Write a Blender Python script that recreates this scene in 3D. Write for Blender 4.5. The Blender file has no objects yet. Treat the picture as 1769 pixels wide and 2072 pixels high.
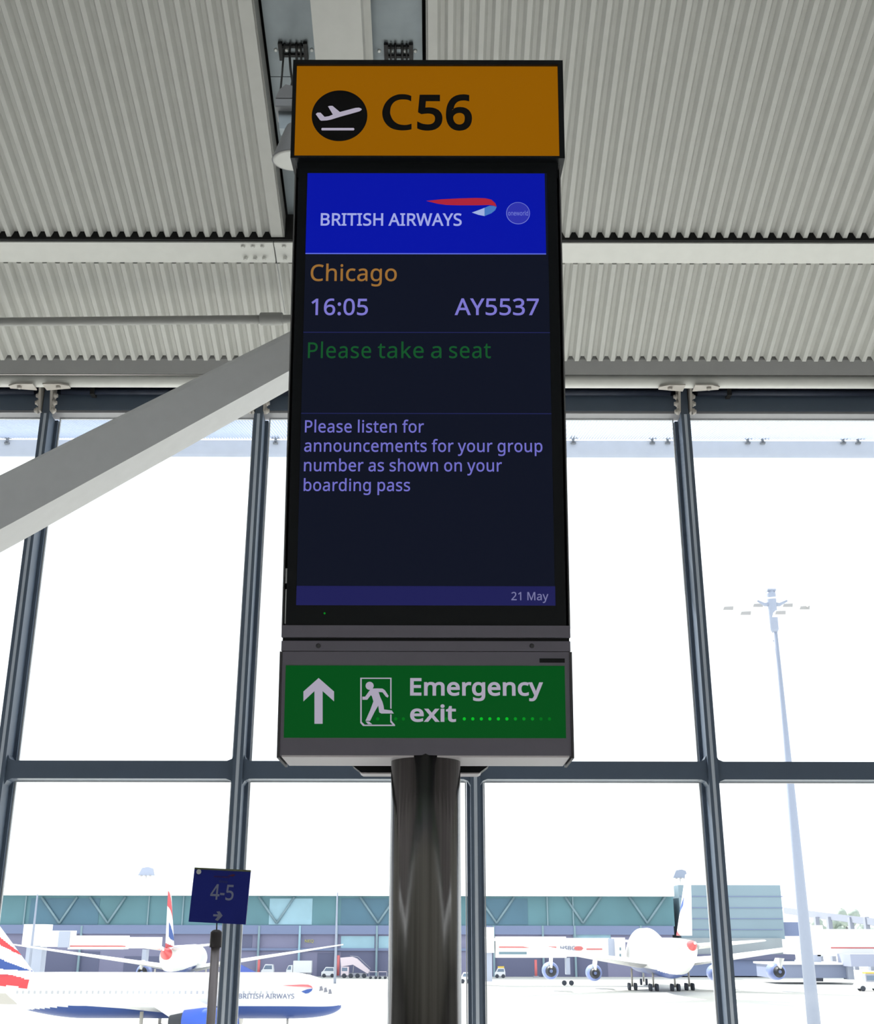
import bpy, bmesh, math, json
from mathutils import Vector, Matrix

# ------------------------------------------------------------------ camera, sky, sun, exposure
SC = bpy.context.scene
COL = SC.collection
F_PX, CX, CY = 2360.0, 884.5, 1036.0          # focal length in pixels of the 1769x2072 frame
EYE = Vector((0.0, 0.0, 1.6))
PITCH, ROLL = math.radians(20.0), math.radians(0.1)
FWD = Vector((0, math.cos(PITCH), math.sin(PITCH)))
UP0 = Vector((0, -math.sin(PITCH), math.cos(PITCH)))
RGT = Vector((1, 0, 0)) * math.cos(ROLL) + UP0 * math.sin(ROLL)
UPV = UP0 * math.cos(ROLL) - Vector((1, 0, 0)) * math.sin(ROLL)

cam = bpy.data.cameras.new('camera')
cam.sensor_fit = 'HORIZONTAL'
cam.sensor_width = 36.0
cam.lens = 36.0 * F_PX / 1769.0
cam.clip_start, cam.clip_end = 0.05, 3000
cam_ob = bpy.data.objects.new('camera', cam)
COL.objects.link(cam_ob)
m3 = Matrix((RGT, UPV, -FWD)).transposed()
cam_ob.matrix_world = Matrix.Translation(EYE) @ m3.to_4x4()
SC.camera = cam_ob

world = bpy.data.worlds.new('sky')
SC.world = world
world.use_nodes = True
bg = world.node_tree.nodes['Background']
bg.inputs['Color'].default_value = (0.93, 0.97, 1.0, 1)
bg.inputs['Strength'].default_value = 1.3

sun = bpy.data.lights.new('sun', 'SUN')
sun.energy = 5.4
sun.angle = math.radians(0.6)
sun.color = (1.0, 0.96, 0.9)
sun_ob = bpy.data.objects.new('sun', sun)
COL.objects.link(sun_ob)
sun_ob.location = (-60, 80, 90)
sun_ob.rotation_euler = Vector((0.42, -0.55, -0.72)).to_track_quat('-Z', 'Y').to_euler()

SC.view_settings.view_transform = 'Standard'
SC.view_settings.look = 'None'
EXPO = 0.5
SC.view_settings.exposure = EXPO
SC.view_settings.gamma = 1.0
SC.view_settings.use_curve_mapping = False
try:
    SC.cycles.max_bounces = 10
    SC.cycles.diffuse_bounces = 5
    SC.cycles.transparent_max_bounces = 16
    SC.cycles.sample_clamp_indirect = 6.0
    SC.cycles.use_denoising = True
except Exception:
    pass

# ------------------------------------------------------------------ pixel -> place helpers (real distances)
def ray(px, py):
    return FWD + RGT * ((px - CX) / F_PX) - UPV * ((py - CY) / F_PX)
def at_y(px, py, y):                          # the point seen at that pixel, y metres in front
    r = ray(px, py)
    return EYE + r * (y / r.y)
def at_z(px, py, z):
    r = ray(px, py)
    return EYE + r * ((z - EYE.z) / r.z)
def at_plane(px, py, p, n):
    r = ray(px, py)
    return EYE + r * ((p - EYE).dot(n) / r.dot(n))

# ------------------------------------------------------------------ materials
def lin(c):
    c = c / 255.0
    return c / 12.92 if c <= 0.04045 else ((c + 0.055) / 1.055) ** 2.4
def rgb(r, g, b, k=1.0):
    return (min(1, lin(r) * k), min(1, lin(g) * k), min(1, lin(b) * k))
MATS = {}
def mat(name, color, rough=0.5, metal=0.0, var=0.06, scale=6.0, spec=0.5, stretch=None, bump=0.0):
    m = bpy.data.materials.new(name)
    m.use_nodes = True
    nt = m.node_tree
    b = nt.nodes['Principled BSDF']
    b.inputs['Roughness'].default_value = rough
    b.inputs['Metallic'].default_value = metal
    b.inputs['Specular IOR Level'].default_value = spec
    tc = nt.nodes.new('ShaderNodeTexCoord')
    mp = nt.nodes.new('ShaderNodeMapping')
    if stretch: mp.inputs['Scale'].default_value = stretch
    nz = nt.nodes.new('ShaderNodeTexNoise')
    nz.inputs['Scale'].default_value = scale
    nz.inputs['Detail'].default_value = 4
    nt.links.new(tc.outputs['Object'], mp.inputs['Vector'])
    nt.links.new(mp.outputs['Vector'], nz.inputs['Vector'])
    mx = nt.nodes.new('ShaderNodeMix')
    mx.data_type = 'RGBA'
    mx.inputs[6].default_value = tuple(c * (1 - var) for c in color) + (1,)
    mx.inputs[7].default_value = tuple(min(1, c * (1 + var)) for c in color) + (1,)
    nt.links.new(nz.outputs['Fac'], mx.inputs[0])
    nt.links.new(mx.outputs[2], b.inputs['Base Color'])
    if bump:
        bp = nt.nodes.new('ShaderNodeBump')
        bp.inputs['Strength'].default_value = bump
        nt.links.new(nz.outputs['Fac'], bp.inputs['Height'])
        nt.links.new(bp.outputs['Normal'], b.inputs['Normal'])
    MATS[name] = m
    return m
def glow(name, r, g, b, k=1.0, rough=0.35):
    m = bpy.data.materials.new(name)
    m.use_nodes = True
    p = m.node_tree.nodes['Principled BSDF']
    c = (lin(r), lin(g), lin(b), 1)
    p.inputs['Base Color'].default_value = tuple(x * 0.05 for x in c[:3]) + (1,)
    p.inputs['Roughness'].default_value = rough
    p.inputs['Specular IOR Level'].default_value = 0.08
    p.inputs['Emission Color'].default_value = c
    p.inputs['Emission Strength'].default_value = k * 2 ** -EXPO
    MATS[name] = m
    return m
def glass(name, tint, refl=0.04):
    m = bpy.data.materials.new(name)
    m.use_nodes = True
    nt = m.node_tree
    for n in list(nt.nodes):
        if n.type != 'OUTPUT_MATERIAL': nt.nodes.remove(n)
    out = [n for n in nt.nodes if n.type == 'OUTPUT_MATERIAL'][0]
    t = nt.nodes.new('ShaderNodeBsdfTransparent')
    t.inputs['Color'].default_value = tint + (1,)
    g = nt.nodes.new('ShaderNodeBsdfGlossy')
    g.inputs['Roughness'].default_value = 0.02
    mx = nt.nodes.new('ShaderNodeMixShader')
    mx.inputs[0].default_value = refl
    nt.links.new(t.outputs[0], mx.inputs[1])
    nt.links.new(g.outputs[0], mx.inputs[2])
    nt.links.new(mx.outputs[0], out.inputs[0])
    MATS[name] = m
    return m

# ------------------------------------------------------------------ mesh builder: one MB = one mesh
class MB:
    def __init__(s):
        s.v, s.f, s.m, s.sm = [], [], [], []
    def add(s, vs, fs, mi=0, smooth=False):
        o = len(s.v)
        s.v += [Vector(p) for p in vs]
        for f in fs:
            s.f.append([o + i for i in f]); s.m.append(mi); s.sm.append(smooth)
        return s
    def frame_box(s, o, ax, ay, az, lo, hi, mi=0):
        vs = [o + ax * (hi[0] if i & 1 else lo[0]) + ay * (hi[1] if i & 2 else lo[1]) + az * (hi[2] if i & 4 else lo[2]) for i in range(8)]
        return s.add(vs, [(0, 2, 3, 1), (4, 5, 7, 6), (0, 1, 5, 4), (2, 6, 7, 3), (0, 4, 6, 2), (1, 3, 7, 5)], mi)
    def box(s, lo, hi, mi=0):
        return s.frame_box(Vector((0, 0, 0)), Vector((1, 0, 0)), Vector((0, 1, 0)), Vector((0, 0, 1)), lo, hi, mi)
    def prism(s, poly, d, mi=0):               # poly: 3-D loop; d: extrusion vector
        n = len(poly)
        a = [Vector(p) for p in poly]; b = [p + d for p in a]
        fs = [tuple(range(n - 1, -1, -1)), tuple(range(n, 2 * n))]
        fs += [(i, (i + 1) % n, n + (i + 1) % n, n + i) for i in range(n)]
        return s.add(a + b, fs, mi)
    def tube(s, pts, r, seg=12, mi=0, cap=True):
        pts = [Vector(p) for p in pts]
        rs = r if isinstance(r, (list, tuple)) else [r] * len(pts)
        rings = []
        d0 = (pts[1] - pts[0]).normalized()
        a = d0.cross(Vector((0, 0, 1)))
        if a.length < 1e-3: a = d0.cross(Vector((1, 0, 0)))
        a.normalize()
        for i, p in enumerate(pts):
            d = (pts[min(i + 1, len(pts) - 1)] - pts[max(i - 1, 0)]).normalized()
            a = (a - d * a.dot(d)).normalized()
            b = d.cross(a)
            rings.append([p + (a * math.cos(2 * math.pi * k / seg) + b * math.sin(2 * math.pi * k / seg)) * rs[i] for k in range(seg)])
        return s.loft(rings, mi, cap)
    def loft(s, rings, mi=0, cap=True, smooth=True, mfun=None):
        n = len(rings[0]); vs = [p for r in rings for p in r]
        o = len(s.v)
        s.v += [Vector(p) for p in vs]
        for i in range(len(rings) - 1):
            for k in range(n):
                f = [o + i * n + k, o + i * n + (k + 1) % n, o + (i + 1) * n + (k + 1) % n, o + (i + 1) * n + k]
                s.f.append(f)
                c = (s.v[f[0]] + s.v[f[1]] + s.v[f[2]] + s.v[f[3]]) / 4
                s.m.append(mfun(c) if mfun else mi); s.sm.append(smooth)
        if cap:
            s.f.append([o + k for k in range(n - 1, -1, -1)]); s.m.append(mi); s.sm.append(False)
            e = o + (len(rings) - 1) * n
            s.f.append([e + k for k in range(n)]); s.m.append(mi); s.sm.append(False)
        return s
    def lathe(s, prof, o, ax, seg=28, mi=0, mfun=None):   # prof: (distance along ax, radius)
        ax = Vector(ax).normalized()
        a = ax.cross(Vector((0, 0, 1)))
        if a.length < 1e-3: a = ax.cross(Vector((1, 0, 0)))
        a.normalize(); b = ax.cross(a)
        rings = [[Vector(o) + ax * t + (a * math.cos(2 * math.pi * k / seg) + b * math.sin(2 * math.pi * k / seg)) * max(r, 1e-4) for k in range(seg)] for t, r in prof]
        return s.loft(rings, mi, True, True, mfun)
    def build(s, name, mats, parent=None, local=False, bevel=0.0):
        if not isinstance(mats, (list, tuple)): mats = [mats]
        off = Vector((0, 0, 0))
        p = parent
        while p is not None and not local:
            off += Vector(p.location); p = p.parent
        me = bpy.data.meshes.new(name)
        me.from_pydata([v - off for v in s.v], [], s.f)
        for m in mats: me.materials.append(m)
        for i, pl in enumerate(me.polygons):
            pl.material_index = s.m[i]; pl.use_smooth = s.sm[i]
        bm = bmesh.new(); bm.from_mesh(me)
        bmesh.ops.recalc_face_normals(bm, faces=bm.faces)
        bm.to_mesh(me); bm.free()
        me.update()
        o = bpy.data.objects.new(name, me)
        COL.objects.link(o)
        if parent is not None: o.parent = parent
        if bevel:
            bv = o.modifiers.new('bevel', 'BEVEL'); bv.width = bevel; bv.segments = 2; bv.limit_method = 'ANGLE'
        return o
def tag(o, label, cat, group=None):
    o['label'] = label; o['category'] = cat
    if group: o['group'] = group
    return o
def struct(o):
    o['kind'] = 'structure'
    return o
def thing(name, label, cat, loc, rz=0.0, group=None):
    o = bpy.data.objects.new(name, None)
    o.empty_display_size = 0.2
    COL.objects.link(o)
    o.location = loc; o.rotation_euler = (0, 0, rz)
    return tag(o, label, cat, group)
def dup(root, loc, rz=0.0, label=None):
    r = root.copy(); COL.objects.link(r); r.location = loc; r.rotation_euler = (0, 0, rz)
    if label: r['label'] = label
    for ch in list(root.children):
        c = ch.copy(); COL.objects.link(c); c.parent = r
        for g in list(ch.children):
            d = g.copy(); COL.objects.link(d); d.parent = c
    return r
def sl(mb, px0, py0, px1, py1, d, thick, mi=0):   # an upright block whose front stands d metres away
    a = at_y((px0 + px1) / 2, py0, d); b = at_y((px0 + px1) / 2, py1, d)
    x0 = at_y(px0, (py0 + py1) / 2, d).x; x1 = at_y(px1, (py0 + py1) / 2, d).x
    return mb.box((x0, d, b.z), (x1, d + thick, a.z), mi)

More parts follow.
